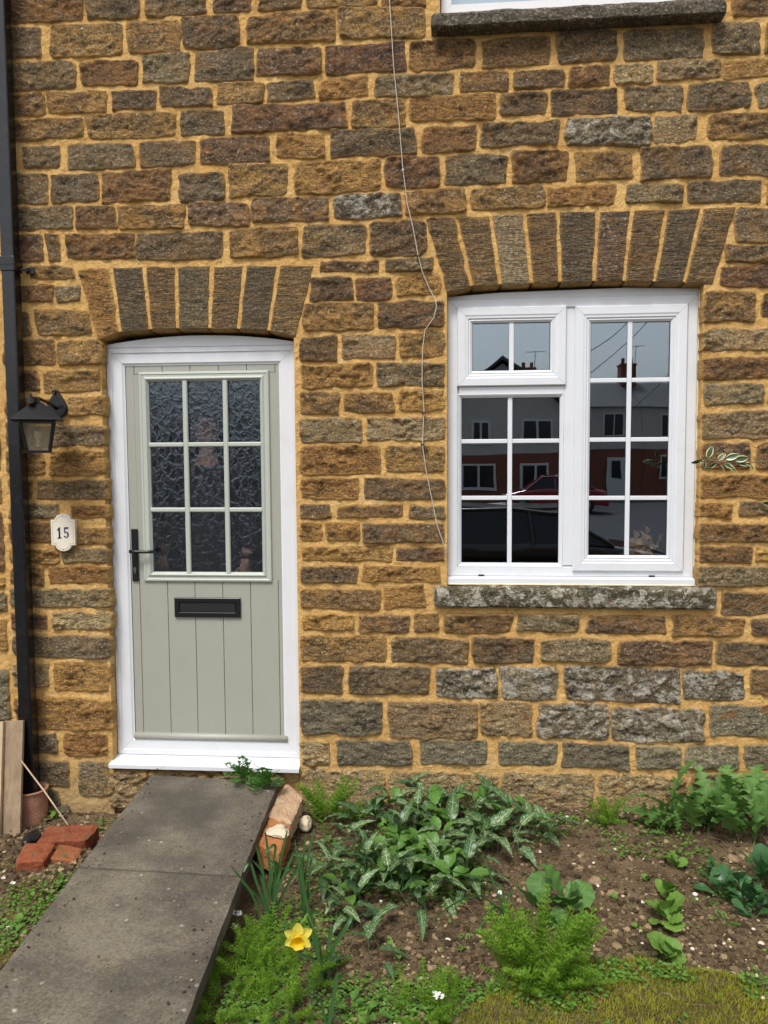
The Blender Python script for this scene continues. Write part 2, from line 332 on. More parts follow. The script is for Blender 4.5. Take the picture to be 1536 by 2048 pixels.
STONES = """22 -22 165 43 b;171 -22 279 41 d;292 -22 413 32 d;428 -22 503 25 p;514 -22 606 22 d;612 -22 755 16 b;763 -22 852 17 b;1464 -22 1560 33 b
0 55 85 118 d;98 48 250 116 b;254 42 358 110 b;362 31 480 98 d;491 27 672 88 b;678 15 850 80 b;1424 47 1522 112 g;1531 42 1570 105 d
0 125 149 183 d;161 117 278 172 b;286 108 378 169 g;389 98 506 162 g;515 94 645 154 p;652 86 812 148 p;820 80 952 138 b;962 73 1099 135 b;1115 62 1236 125 d;1247 55 1409 118 g
2 190 90 231 b;94 183 214 228 b;222 178 312 221 d;321 173 425 216 d;433 165 526 208 b;533 164 631 202 d;638 155 741 199 o;749 148 907 192 g;916 143 1015 183 b;1029 138 1131 179 d;1137 131 1221 173 b;1227 128 1308 169 t;1316 117 1439 162 t;1444 118 1570 156 o
2 237 165 281 b;173 228 355 276 b;361 222 452 273 g;460 207 692 265 p;701 200 811 254 b;817 191 995 242 o;1003 183 1092 233 d;1100 178 1236 234 d;1246 171 1368 224 g;1376 161 1503 222 g;1512 163 1570 215 g
44 289 122 338 d;137 286 270 339 g;280 282 391 334 d;402 275 540 330 p;553 270 650 319 o;661 258 834 312 g;845 250 953 305 b;962 241 1118 292 d;1128 235 1298 293 l;1307 229 1395 287 t;1415 226 1570 280 b
2 347 95 407 d;102 347 199 405 g;205 341 342 404 b;355 345 450 402 g;459 328 576 395 b;589 321 763 388 o;771 312 878 377 p;888 306 1014 370 g;1022 303 1138 367 b;1150 302 1264 362 b;1279 293 1424 359 d;1439 288 1570 351 d
4 415 146 463 g;151 413 232 458 b;236 408 371 460 b;378 404 497 453 p;505 395 656 446 p;666 387 801 441 l;810 378 932 430 b;940 374 1088 419 b;1096 371 1234 412 o;1249 367 1366 408 g;1375 360 1522 405 g;1531 366 1570 405 b
6 472 87 524 p;94 468 123 523 d;132 465 269 520 b;273 463 446 520 d;458 455 596 516 b;605 450 733 513 d;739 442 853 511 d;1468 418 1570 483 d;1451 490 1545 523 d;1437 530 1570 575 p;1551 490 1600 523 d
55 530 150 560 b;42 568 105 608 b;112 570 160 607 g;8 568 36 610 o;72 618 182 670 b;10 622 60 672 d
10 682 107 731 b;115 681 203 731 b;12 740 79 785 p;88 741 201 786 b;14 797 110 835 p;137 793 210 834 b;14 846 55 895 d;64 850 210 893 g;16 903 90 953 b;100 901 210 951 o;18 961 64 1000 b;75 960 213 1000 d
18 1008 120 1037 g;143 1010 215 1039 o;20 1046 107 1087 b;115 1055 216 1088 b;20 1095 120 1125 o;125 1096 216 1125 g;22 1132 88 1170 b;98 1130 216 1166 o;22 1177 220 1214 g;24 1224 96 1258 p;105 1223 221 1260 t
26 1270 222 1317 g;28 1325 98 1375 t;108 1325 219 1383 o;30 1395 224 1460 o;32 1468 118 1505 g;128 1465 216 1513 o;34 1520 142 1572 g;157 1522 220 1592 g;34 1578 120 1612 G
640 520 760 547 p;771 513 866 545 d;620 553 706 602 d;714 555 786 599 p;794 548 880 592 o;606 605 748 662 b;756 602 889 657 d
598 672 675 724 d;683 667 790 720 t;799 664 889 714 b;602 727 745 775 o;753 725 890 774 g;600 783 680 829 b;687 786 788 827 b;796 780 889 822 o
600 836 725 886 g;733 833 890 883 t;600 890 762 948 o;770 890 890 946 b;602 955 718 999 o;727 956 890 999 d;600 1008 661 1038 d;674 1010 807 1037 b;820 1011 889 1038 g
600 1046 645 1084 o;652 1043 720 1080 o;726 1045 889 1086 d;603 1093 785 1124 o;792 1095 889 1123 p;600 1131 716 1166 d;722 1130 882 1167 o;600 1178 761 1219 b;769 1172 851 1218 o
606 1226 708 1262 o;716 1226 817 1264 p;827 1226 879 1265 b;886 1226 1023 1267 b;1034 1227 1160 1266 g;1174 1229 1335 1268 p;1345 1233 1487 1272 b;1499 1238 1570 1271 p
602 1270 773 1322 b;783 1275 935 1326 d;945 1274 1068 1327 d;1080 1276 1223 1324 g;1237 1278 1425 1330 p;1434 1282 1570 1330 d
602 1330 687 1387 d;697 1330 860 1392 g;872 1337 994 1396 l;1001 1333 1116 1398 l;1128 1334 1360 1404 l;1366 1340 1488 1402 l;1501 1340 1570 1390 d
602 1400 766 1470 G;775 1405 955 1475 t;962 1405 1066 1474 t;1075 1404 1216 1477 l;1225 1412 1407 1483 l;1419 1412 1570 1472 G
604 1482 660 1530 t;673 1480 824 1530 G;837 1478 972 1528 G;998 1480 1115 1530 G;1124 1485 1260 1538 G;1272 1492 1360 1540 G;1370 1490 1475 1540 G;1486 1487 1570 1540 G
604 1538 770 1632 t;778 1542 995 1632 t;1004 1545 1187 1614 t;1200 1548 1372 1630 t;1382 1550 1570 1630 t
1406 583 1512 645 b;1522 584 1570 636 p;1405 655 1570 702 t;1404 714 1570 757 b;1405 767 1528 810 g;1404 821 1570 877 t;1402 886 1499 938 p;1510 884 1570 940 b;1400 950 1570 995 o;1399 1003 1465 1036 o;1478 1003 1570 1034 d;1538 767 1600 810 g
1398 1046 1570 1085 b;1396 1091 1504 1126 b;1512 1094 1570 1125 o;1396 1132 1570 1172 g;1440 1182 1570 1228 d"""
cot = empty('stone_cottage', (0, .3, -.15), 'ironstone cottage front with a sage green door and a white window', 'house')
for row in STONES.split('\n'):
    for s in row.split(';'):
        a = s.split(); x0, y0, x1, y1 = map(float, a[:4])
        kw = {}
        if a[4] in 'ot': kw = dict(rough=1.6, front=.008)
        if a[4] in 'l': kw = dict(rough=1.4)
        near = min(abs(x1 - 210), abs(x0 - 600), abs(x1 - 890), abs(x0 - 1400)) < 16
        stone_obj('stone', rectquad(x0, y0, x1, y1, .003 if near else .009), SM[a[4]], cot, back=.05 if near else .03, **kw)
# voussoirs over the door and the window: (top x, top y, bottom x, bottom y) of each joint
VD = [(150, 536, 193, 682), (222, 532, 241, 668), (289, 531, 300, 663), (353, 530, 355, 661), (424, 529, 419, 661), (490, 528, 476, 662), (558, 528, 536, 665), (632, 527, 594, 676)]
VW = [(848, 432, 893, 590), (911, 431, 944, 576), (981, 428, 1001, 573), (1049, 424, 1063, 570), (1115, 421, 1120, 568), (1196, 419, 1187, 566), (1264, 417, 1247, 566), (1334, 416, 1307, 567), (1404, 414, 1367, 568), (1476, 410, 1428, 572)]
for V, cl in ((VD, 'ogbgdpot'[:7]), (VW, 'btbgpbddb')):
    cl = {id(VD): ['o', 'g', 'b', 'g', 'b', 'g', 'b'], id(VW): ['b', 'b', 't', 'b', 'g', 'p', 'b', 'd', 'b']}[id(V)]
    for i in range(len(V) - 1):
        a, b = V[i], V[i + 1]; gp = 2.0
        bl = P(a[2] + gp, a[3]); br = P(b[2] - gp, b[3]); tr = P(b[0] - gp, b[1] + 2); tl = P(a[0] + gp, a[1] + 2)
        stone_obj('arch_stone', [(bl.x, bl.z), (br.x, br.z), (tr.x, tr.z), (tl.x, tl.z)], SMV[cl[i]], cot, back=.16, front=.008, rnd=.04, rough=.45 if i else 1.1)
    lo = [P(a[2], a[3] - 5) for a in V]; hi = [P(a[0] + (a[2] - a[0]) * .6, a[3] - 75) for a in V]
    mb = MB() if False else None
    ARCHM = globals().setdefault('ARCHM', []); ARCHM.append(([(p.x, p.z) for p in lo], [(p.x, p.z) for p in hi]))

# ------------------------------------------------------------------ openings
FY = .060                                  # plane of the door and window frames
dl = P(223, 1100, FY).x; dr = P(598, 1100, FY).x
dtop = P(400, 676, FY).z; dhead = P(400, 693, FY).z; dbot = P(400, 1541, .0).z
wl = P(894, 880, FY).x; wr = P(1393, 880, FY).x
wtop = P(1141, 586, FY).z; wbot = P(1141, 1168, FY).z
XJ = P(22, 1200, 0).x                      # straight joint with the neighbour
XL, XR, ZB, ZT = float(XJ), 3.6, -.45, 5.0
ul = P(880, 10, .06).x; ur = ul + 1.42; ub = P(1150, 20, .03).z
holes = [(dl, dr, -.6, dhead + .10), (wl, wr, wbot - .04, wtop + .05), (ul, ur, ub, 6)]
def wall_sheet(name, x0, x1, holes, parent):
    xs = set(np.round(np.arange(x0, x1, .022), 4)); zs = set(np.round(np.arange(ZB, ZT, .022), 4))
    xs |= {x0, x1}; zs |= {ZB, ZT}
    for h in holes:
        for s_, vals in ((xs, h[:2]), (zs, h[2:])):
            for hv in vals:
                for q in [q for q in s_ if abs(q - hv) < .009]: s_.discard(q)
                s_.add(hv)
    xs = sorted(x for x in xs if x0 <= x <= x1); zs = sorted(z for z in zs if ZB <= z <= ZT)
    mb = MB(); idx = {}
    def onhole(x, z): return any(h[0] - .001 <= x <= h[1] + .001 and h[2] - .001 <= z <= h[3] + .001 for h in holes)
    for j, z in enumerate(zs):
        for i, x in enumerate(xs):
            y = .001 if onhole(x, z) else max(-.006, .0060 * fr(x * 7, 0, z * 7, 3) + .004 * nz(Vector((x * 36, 3, z * 36))))
            idx[i, j] = len(mb.v); mb.v.append((x, y, z))
    for j in range(len(zs) - 1):
        for i in range(len(xs) - 1):
            cx, cz = (xs[i] + xs[i + 1]) / 2, (zs[j] + zs[j + 1]) / 2
            if any(h[0] < cx < h[1] and h[2] < cz < h[3] for h in holes): continue
            mb.f.append((idx[i, j], idx[i + 1, j], idx[i + 1, j + 1], idx[i, j + 1]))
    for h in holes:                         # plastered reveals
        for x in h[:2]:
            n_ = 60
            for k in range(n_):
                za = max(ZB, h[2]) + (min(h[3], ZT) - max(ZB, h[2])) * k / n_; zb = max(ZB, h[2]) + (min(h[3], ZT) - max(ZB, h[2])) * (k + 1) / n_
                mb.add([(x, .001, za), (x, .16, za), (x, .16, zb), (x, .001, zb)], [(0, 1, 2, 3)])
        if h[2] > 0: mb.add([(h[0], .001, h[2]), (h[1], .001, h[2]), (h[1], .16, h[2]), (h[0], .16, h[2])], [(0, 1, 2, 3)])
        if h[3] < 5: mb.add([(h[0], .001, h[3]), (h[1], .001, h[3]), (h[1], .16, h[3]), (h[0], .16, h[3])], [(0, 3, 2, 1)])
    return obj(name, mb, MORTAR, parent, smooth=False)
wall = wall_sheet('wall', XL, XR, holes, cot)
for lo, hi in ARCHM:
    mb = MB()
    for i in range(len(lo) - 1): mb.prism([lo[i], lo[i + 1], hi[i + 1], hi[i]], .0015, .158)
    obj('arch_mortar', mb, MORTAR, cot)
# back of the wall and dark rooms
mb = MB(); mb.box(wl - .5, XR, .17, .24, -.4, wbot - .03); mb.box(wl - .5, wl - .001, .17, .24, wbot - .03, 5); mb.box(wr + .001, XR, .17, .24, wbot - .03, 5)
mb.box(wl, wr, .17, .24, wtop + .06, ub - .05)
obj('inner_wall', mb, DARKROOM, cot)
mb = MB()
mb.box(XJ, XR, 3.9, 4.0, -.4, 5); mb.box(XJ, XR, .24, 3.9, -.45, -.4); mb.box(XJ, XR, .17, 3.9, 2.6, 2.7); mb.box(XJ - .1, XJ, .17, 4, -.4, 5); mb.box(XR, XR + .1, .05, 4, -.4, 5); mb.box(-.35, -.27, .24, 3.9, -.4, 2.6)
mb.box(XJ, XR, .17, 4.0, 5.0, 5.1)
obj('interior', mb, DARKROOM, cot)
# extension stones beyond the photograph's edges
def ext_rows(x0, x1, z0, z1, skip=None, keys='ddbbgpogtb'):
    out = []
    z = z0
    while z < z1:
        h = random.uniform(.10, .17)
        x = x0 + random.uniform(-.0, .0)
        while x < x1 - .04:
            w_ = min(random.uniform(.2, .42), x1 - x)
            if x1 - x - w_ < .08: w_ = x1 - x
            if w_ > .06 and not (skip and skip(x + .01, x + w_ - .01, z + .01, z + h)):
                j = lambda: random.uniform(-.006, .006)
                out.append(([(x + .012 + j(), z + .012 + j()), (x + w_ - .012 + j(), z + .012 + j()), (x + w_ - .012 + j(), z + h - .012 + j()), (x + .012 + j(), z + h - .012 + j())], random.choice(keys)))
            x += w_
        z += h
    return out
zt = P(768, -24).z; xr_ = P(1572, 900).x
def skip_up(a, b, c, d):
    return (b > ul - .02 and a < ur + .02 and d > ub)
ext = ext_rows(xr_ + .01, XR, -.2, zt) + ext_rows(XJ + .02, XR, zt + .01, ZT - .05, skip_up)
by = {}
for q, k in ext: by.setdefault(k, []).append(q)
for k, qs in by.items():
    V_, F_, E_ = [], [], []
    for q in qs:
        v, f, e = stone_data(q, cell=.03); o_ = len(V_); V_ += v; F_ += [tuple(i + o_ for i in ff) for ff in f]; E_ += e
    me = bpy.data.meshes.new('stonework'); me.from_pydata(V_, [], F_); at = me.attributes.new('edge', 'FLOAT', 'POINT'); at.data.foreach_set('value', E_)
    me.polygons.foreach_set('use_smooth', [True] * len(me.polygons)); me.materials.append(SM[k])
    o = bpy.data.objects.new('stonework', me); fin(o, '', cot); o.location = -world_loc(cot); o['kind'] = 'stuff'
# neighbour's wall, left of the straight joint
nb = empty('neighbour_cottage', (XJ - 1, .3, -.15), 'strip of neighbouring stone house left of the black downpipe', 'house')
wall_sheet('wall', XJ - 2.2, float(XJ), [], nb)
z = -.2; 
for yb0, yb1, k in [(-20, 60, 'd'), (66, 130, 'b'), (138, 200, 'o'), (206, 262, 'd'), (268, 330, 'b'), (338, 400, 'o'), (408, 470, 'b'), (478, 530, 'd'), (538, 600, 'b'), (608, 668, 'g'), (676, 728, 'b'), (736, 800, 'd'), (808, 862, 'o'), (870, 946, 'd'), (954, 1010, 'b'), (1018, 1146, 'p'), (1152, 1176, 'o'), (1182, 1226, 'g'), (1234, 1300, 'o'), (1336, 1442, 'G'), (1450, 1560, 'g'), (1568, 1640, 'G')]:
    za = P(5, yb1).z; zb = P(5, yb0).z; wd = random.uniform(.16, .32)
    stone_obj('stone', [(XJ - wd, za), (XJ - .022, za), (XJ - .022, zb), (XJ - wd, zb)], SM[k], nb)
V_, F_, E_ = [], [], []
for q, k in ext_rows(XJ - 2.2, XJ - .34, -.2, ZT - .05):
    v, f, e = stone_data(q, cell=.03); o_ = len(V_); V_ += v; F_ += [tuple(i + o_ for i in ff) for ff in f]; E_ += e
me = bpy.data.meshes.new('stonework'); me.from_pydata(V_, [], F_); at = me.attributes.new('edge', 'FLOAT', 'POINT'); at.data.foreach_set('value', E_)
me.polygons.foreach_set('use_smooth', [True] * len(me.polygons)); me.materials.append(SM['b'])
o = bpy.data.objects.new('stonework', me); fin(o, '', nb); o.location = -world_loc(nb); o['kind'] = 'stuff'

# ------------------------------------------------------------------ mitred frames
def ring(x0, x1, z0, z1, prof, gap=.0006, sides='LRTB'):
    """prof: list of (inset, y); each side is its own mitred piece with a hairline joint"""
    mb = MB()
    for s_ in sides:
        vs = []
        for ins, y in prof:
            if s_ == 'T': a, b = (x0 + ins + gap, z1 - ins), (x1 - ins - gap, z1 - ins)
            if s_ == 'B': a, b = (x1 - ins - gap, z0 + ins), (x0 + ins + gap, z0 + ins)
            if s_ == 'L': a, b = (x0 + ins, z0 + ins + gap), (x0 + ins, z1 - ins - gap)
            if s_ == 'R': a, b = (x1 - ins, z1 - ins - gap), (x1 - ins, z0 + ins + gap)
            vs += [(a[0], y, a[1]), (b[0], y, b[1])]
        n_ = len(prof)
        fs = [(2 * i, 2 * i + 1, 2 * i + 3, 2 * i + 2) for i in range(n_ - 1)] + [(2 * n_ - 2, 2 * n_ - 1, 1, 0)]
        fs += [tuple(2 * i for i in range(n_)), tuple(2 * i + 1 for i in range(n_ - 1, -1, -1))]
        mb.add(vs, fs)
    return mb
# glass -------------------------------------------------------------
def glass_mat(name, refl, tint=(1, 1, 1)):
    m, n, done = mat(name)
    lw = n('LayerWeight', Blend=.25).outputs['Fresnel']
    v = n('TexCoord').outputs['Object']
    w_ = n('TexNoise', Vector=v, Scale=2.2, Detail=1.0)
    bp = n('Bump', Strength=.25, Distance=.0055, Height=w_.outputs[0])
    f = mth(n, 'ADD', mth(n, 'MULTIPLY', lw, .5), refl)
    done(n('MixShader', _0=f, _1=n('BsdfTransparent', Color=(.90, .92, .91, 1)), _2=n('BsdfGlossy', Color=c4(tint), Roughness=.0, Normal=bp.outputs[0])))
    return m
GLASS = glass_mat('window_glass', .19, (.80, .90, 1))
def obscure_mat():
    m, n, done = mat('patterned_glass'); v = n('TexCoord').outputs['Object']
    ds = n('TexNoise', Vector=v, Scale=22.0, Detail=2.0)
    vv = n('VectorMath', {'operation': 'ADD'}, _0=n('Mapping', Vector=v, Scale=(1, 1, .55)).outputs[0], _1=n('VectorMath', {'operation': 'SCALE'}, _0=ds.outputs[1], Scale=.045).outputs[0]).outputs[0]
    vor = n('TexVoronoi', {'feature': 'DISTANCE_TO_EDGE'}, Vector=vv, Scale=30.0)
    wv = n('TexNoise', Vector=vv, Scale=34.0, Detail=2.0, Distortion=1.5)
    rdg = ramp(n, vor.outputs['Distance'], [(0., 1.), (.14, .15), (.4, 0.)])
    h = mth(n, 'ADD', rdg, mth(n, 'MULTIPLY', wv.outputs[0], 1.3))
    bp = n('Bump', Strength=.7, Distance=.0012, Height=h).outputs[0]
    gl = n('BsdfGlossy', Color=(.78, .88, 1, 1), Roughness=.13, Normal=bp)
    rf = n('BsdfRefraction', Color=(.80, .82, .82, 1), Roughness=.12, IOR=1.18, Normal=bp)
    lw = n('LayerWeight', Blend=.25, Normal=bp).outputs['Fresnel']
    done(n('MixShader', _0=mth(n, 'ADD', mth(n, 'MULTIPLY', lw, .8), .065), _1=rf, _2=gl))
    return m
OBSC = obscure_mat()

# ------------------------------------------------------------------ DOOR
def X(px, py=1000, Y=FY): return P(px, py, Y).x
def Z(py, px=400, Y=FY): return P(px, py, Y).z
lf0, lf1 = X(257, 1100), X(570.5, 1100); lz0, lz1 = Z(1485), Z(716)
fb = Z(1512)
fr_w = lf0 - dl
df = obj('door_frame', ring(dl + .002, dr - .002, fb, dhead, [(0, .14), (0, FY + .004), (.003, FY), (.026, FY), (.029, FY + .006), (fr_w - .014, FY + .006), (fr_w - .006, FY + .012), (fr_w, FY + .014), (fr_w, .14)]), UPVC, cot)
# arched head trim
n_ = 18; top = []
for i in range(n_ + 1):
    t = i / n_; x = dl + .002 + (dr - dl - .004) * t; top.append((x, dhead + .002 + (.014 + (dtop - dhead) * (1 - (2 * t - 1) ** 2) * .95)))
mb = MB(); mb.prism([(dl + .002, dhead + .0015), (dr - .002, dhead + .0015)] + top[::-1], FY + .003, .14); obj('arched_head_trim', mb, UPVC, df)
# threshold (white cill with its nose)
thl, thr = P(221, 1525, -.01).x, dr + .002
mb = MB(); yN = -.035; zt_, zb_ = fb - .001, P(400, 1541, yN).z
prof = [(.13, zt_), (FY - .006, zt_), (FY - .010, zt_ - .003), (yN + .006, zb_ + .022), (yN, zb_ + .019), (yN, zb_), (yN + .012, zb_), (yN + .012, zb_ + .008), (.13, zb_ + .008)]
vs = [(thl, y, z) for y, z in prof] + [(thr, y, z) for y, z in prof]; k = len(prof)
mb.add(vs, [tuple(range(k))[::-1], tuple(range(k, 2 * k))] + [(i, (i + 1) % k, (i + 1) % k + k, i + k) for i in range(k)])
obj('threshold', mb, UPVC, df)
door = obj('door', MB().box(lf0 + .003, lf1 - .003, FY + .026, FY + .030, lz0, Z(1163) ).box(lf0 + .003, lf1 - .003, FY + .026, FY + .030, Z(742), lz1 - .002), SEAL, cot)
gx0, gx1, gz0, gz1 = X(281, 950), X(540, 950), Z(1164), Z(742)      # glazing surround
pb = [lf0 + .004] + [X(q, 1100) for q in (275, 331, 386, 442, 498, 554)] + [lf1 - .004]
obj('stile', MB().box(lf0 + .004, gx0 + .010, FY + .018, FY + .028, gz0 + .011, gz1 - .011), DOORM, door)
obj('stile', MB().box(gx1 - .010, lf1 - .004, FY + .018, FY + .028, gz0 + .011, gz1 - .011), DOORM, door)
for a, b in ((pb[0], pb[1]), (pb[6], pb[7])): pass
for i in range(7):
    a, b = pb[i] + .0012, pb[i + 1] - .0012
    segs = [(lz0 + .002, lz1 - .004)]
    if b > gx0 + .02 and a < gx1 - .02:
        if a >= gx0 - .03 and b <= gx1 + .03: segs = [(lz0 + .002, gz0 + .01), (gz1 - .01, lz1 - .004)]
        else: segs = [(lz0 + .002, gz0 + .01), (gz1 - .01, lz1 - .004)]
    for z0, z1 in segs: obj('plank', MB().box(a, b, FY + .017, FY + .027, z0, z1), DOORM, door, bevel=.0014, seg=1)
obj('glazing_surround', ring(gx0, gx1, gz0, gz1, [(0, FY + .03), (0, FY + .012), (.003, FY + .006), (.012, FY + .004), (.016, FY + .007), (.026, FY + .007), (.034, FY + .001), (.038, FY + .001), (.050, FY + .016), (.050, FY + .04)]), DOORT, door)
ggx0, ggx1, ggz0, ggz1 = gx0 + .046, gx1 - .046, gz0 + .046, gz1 - .046
bx = [X(372, 950), X(452, 950)]; bz = [Z(889), Z(1020)]
xsb = [ggx0] + bx + [ggx1]; zsb = [ggz1] + bz + [ggz0]
for i in range(3):
    for j in range(3):
        x0, x1, z1, z0 = xsb[i] + (.003 if i else 0), xsb[i + 1] - (.003 if i < 2 else 0), zsb[j] - (.003 if j else 0), zsb[j + 1] + (.003 if j < 2 else 0)
        obj('pane', MB().box(x0, x1, FY + .022, FY + .028, z0, z1), OBSC, door)
def bar(x0, x1, z0, z1, y, d, vertical):
    mb = MB(); e = .0045
    if vertical: pr = [(x0, y + d), (x0, y + .004), (x0 + e, y), (x1 - e, y), (x1, y + .004), (x1, y + d)]; vs = [(a, b, z0) for a, b in pr] + [(a, b, z1) for a, b in pr]
    else: pr = [(z0, y + d), (z0, y + .004), (z0 + e, y), (z1 - e, y), (z1, y + .004), (z1, y + d)]; vs = [(x1, b, a) for a, b in pr] + [(x0, b, a) for a, b in pr]
    k = len(pr); return mb.add(vs, [tuple(range(k))[::-1], tuple(range(k, 2 * k))] + [(i, (i + 1) % k, (i + 1) % k + k, i + k) for i in range(k)])
for x in bx: obj('glazing_bar', bar(x - .0125, x + .0125, ggz0, ggz1, FY + .006, .015, True), DOORT, door)
for z in bz:
    for i in range(3): obj('glazing_bar', bar(xsb[i] + (.0128 if i else 0), xsb[i + 1] - (.0128 if i < 2 else 0), z - .0115, z + .0115, FY + .0072, .0135, False), DOORT, door)
# weather bar
zz = Z(1484); mb = MB(); mb.tube([(lf0 + .003, FY + .012, zz + .024), (lf1 - .003, FY + .012, zz + .024)], .018, 14); obj('weather_bar', mb, DOORM, door, smooth=True)
# handle
hx, hy = X(268.5, 1110, FY), FY + .017
obj('handle_plate', MB().box(hx - .0175, hx + .0175, hy - .011, hy, Z(1163, 268), Z(1058, 268)), BLACK, door, bevel=.004, seg=3)
lz = Z(1102, 268)
mb = MB(); mb.tube([(hx, hy - .010, lz), (hx, hy - .048, lz)], .010, 12); mb.tube([(hx - .012, hy - .046, lz + .001), (hx + .02, hy - .047, lz), (hx + .075, hy - .045, lz - .002), (hx + .112, hy - .044, lz)], [.010, .009, .0078, .0085], 12)
obj('lever', mb, BLACK, door, smooth=True)
zk = Z(1141, 268); mb = MB(); mb.tube([(hx, hy - .010, zk + .008), (hx, hy - .016, zk + .008)], .0085, 14); mb.box(hx - .0045, hx + .0045, hy - .0155, hy - .01, zk - .016, zk + .004)
obj('keyhole_cylinder', mb, plain('brushed_steel', (.35, .34, .32), .3, metal=1), door)
# letterbox
lx0, lx1, lz0_, lz1_ = X(348, 1215), X(480, 1215), Z(1235), Z(1196)
obj('letterbox_frame', ring(lx0, lx1, lz0_, lz1_, [(0, FY + .018), (0, FY + .006), (.003, FY + .004), (.024, FY + .004), (.028, FY + .010), (.028, FY + .018)], gap=0), BLACK, door, bevel=.001)
obj('letterbox_flap', MB().box(lx0 + .0285, lx1 - .0285, FY + .009, FY + .016, lz0_ + .0285, lz1_ - .0285), plain('black_flap', (.012, .012, .015), .42, .3, 200, .0015, bs=160), door, bevel=.0015)

# ------------------------------------------------------------------ WINDOW
def WX(px, py=880): return P(px, py, FY).x
def WZ(py, px=1141): return P(px, py, FY).z
fz0 = WZ(1153)
ftop = WZ(594)
win = obj('window', ring(wl + .004, wr - .004, fz0, ftop, [(0, .14), (0, FY + .003), (.003, FY), (.046, FY), (.050, FY + .008), (.056, FY + .012), (.056, .14)]), UPVC, cot)
mx = WX(1141); tz = WZ(779)
mb = MB(); mb.box(WX(1127, 950), mx + .024, FY + .0008, .13, fz0 + .0565, ftop - .0565); mb.box(wl + .0605, WX(1127, 950) - .0005, FY + .0008, .13, tz - .024, tz + .020)
obj('mullion', mb, UPVC, win, bevel=.002)
mb = MB(); mb.prism([(wl + .004, ftop + .001), (wr - .004, ftop + .001), (wr - .004, ftop + .030), (WX(1250), ftop + .040), (WX(1000), ftop + .030), (wl + .004, ftop + .014)], FY + .006, .14); obj('head_trim', mb, UPVC, win)
# white cill
yN = .02; mb = MB()
prof = [(.13, fz0 - .001), (FY, fz0 - .001), (yN, fz0 - .008), (yN, P(1141, 1168, yN).z), (.13, P(1141, 1168, yN).z)]
vs = [(wl + .001, y, z) for y, z in prof] + [(wr - .006, y, z) for y, z in prof]; k = 5
mb.add(vs, [tuple(range(k))[::-1], tuple(range(k, 2 * k))] + [(i, (i + 1) % k, (i + 1) % k + k, i + k) for i in range(k)]); obj('cill', mb, UPVC, win)
for q in (963, 1308): obj('drain_cap', MB().box(WX(q - 6), WX(q + 6), FY - .003, FY + .001, WZ(1152.5), WZ(1150)), BLACK, win)
SASH = [(0, FY + .004), (0, FY - .012), (.004, FY - .015), (.045, FY - .015), (.049, FY - .010), (.053, FY - .013), (.056, FY - .012)]
def casement(name, x0, x1, z0, z1, gx0, gx1, gz0, gz1, prof, vb, hbs, raised=True):
    # ring whose inner opening is the glass rectangle
    w_ = ((gx0 - x0) + (x1 - gx1)) / 2
    s = obj(name, ring(x0, x1, z0, z1, [(a * w_, FY + b) for a, b in prof]), UPVC, win)
    ix0, ix1, iz0, iz1 = x0 + w_, x1 - w_, z0 + w_, z1 - w_
    e = .003
    xs_ = [ix0 - .008, vb, ix1 + .008]; zs_ = [iz1 + .008] + hbs + [iz0 - .008]
    gy = FY + (.020 if not raised else .008)
    for i in range(2):
        for j in range(len(zs_) - 1):
            obj('pane', MB().box(xs_[i] + (e if i else 0), xs_[i + 1] - (e if not i else 0), gy, gy + .005, zs_[j + 1] + (e if j < len(zs_) - 2 else 0), zs_[j] - (e if j else 0)), GLASS, win)
    t = .0115
    obj('glazing_bar', MB().box(vb - t, vb + t, gy - .006, gy - .0005, iz0, iz1), UPVC, win, bevel=.003)
    for h in hbs:
        for a, b in ((ix0, vb - t - .0005), (vb + t + .0005, ix1)): obj('glazing_bar', MB().box(a, b, gy - .0055, gy - .0005, h - t * .92, h + t * .92), UPVC, win, bevel=.003)
    # spacer
    obj('gasket', ring(ix0 - .001, ix1 + .001, iz0 - .001, iz1 + .001, [(0, gy - .001), (0, gy - .003), (.0035, gy - .003), (.0035, gy - .001)], 0), SEAL, win)
RA = [(0, .004), (0, -.010), (.06, -.015), (.50, -.015), (.60, -.012), (.70, -.012), (.78, -.006), (.85, -.008), (1, .002), (1, .02)]
FX = [(0, .012), (0, .002), (.15, -.001), (.55, .004), (1, .014), (1, .03)]
casement('casement', WX(914, 700), WX(1132, 700), WZ(772, 1020), WZ(614, 1020), WX(946, 700), WX(1102, 700), WZ(740, 1020), WZ(646, 1020), RA, WX(1023, 700), [])
casement('casement', WX(1147, 880), WX(1370, 880), WZ(1142, 1257), WZ(611, 1257), WX(1179, 880), WX(1337, 880), WZ(1110, 1257), WZ(642, 1257), RA, WX(1257, 880), [WZ(760, 1257), WZ(879, 1257), WZ(996, 1257)])
casement('fixed_light', WX(915, 950), WX(1127, 950), WZ(1134, 1020), WZ(787, 1020), WX(923, 950), WX(1119, 950), WZ(1127, 1020), WZ(796, 1020), FX, WX(1020, 950), [WZ(882, 1020), WZ(996, 1020)], raised=False)
# sealant beads between frame and stone
mb = MB()
for x in (wr - .001,):
    pts = [(x + .002 * nz(Vector((k * .9, 1, 2))), FY - .006 + .002 * nz(Vector((k * .7, 5, 2))), wbot + (wtop - wbot) * k / 30) for k in range(31)]
    mb.tube(pts, .0065, 6)
pts = [(wl + .003 + .002 * nz(Vector((k * .9, 7, 2))), FY - .003, wbot + (wtop - wbot) * k / 30) for k in range(31)]; mb.tube(pts, .004, 6)
pts = [(wl + (wr - wl) * k / 30, yN - .001, P(1141, 1169, yN).z - .002 + .0015 * nz(Vector((k * .9, 7, 2)))) for k in range(31)]; mb.tube(pts, .005, 6)
obj('sealant', mb, CREAMSEAL, win, smooth=True)
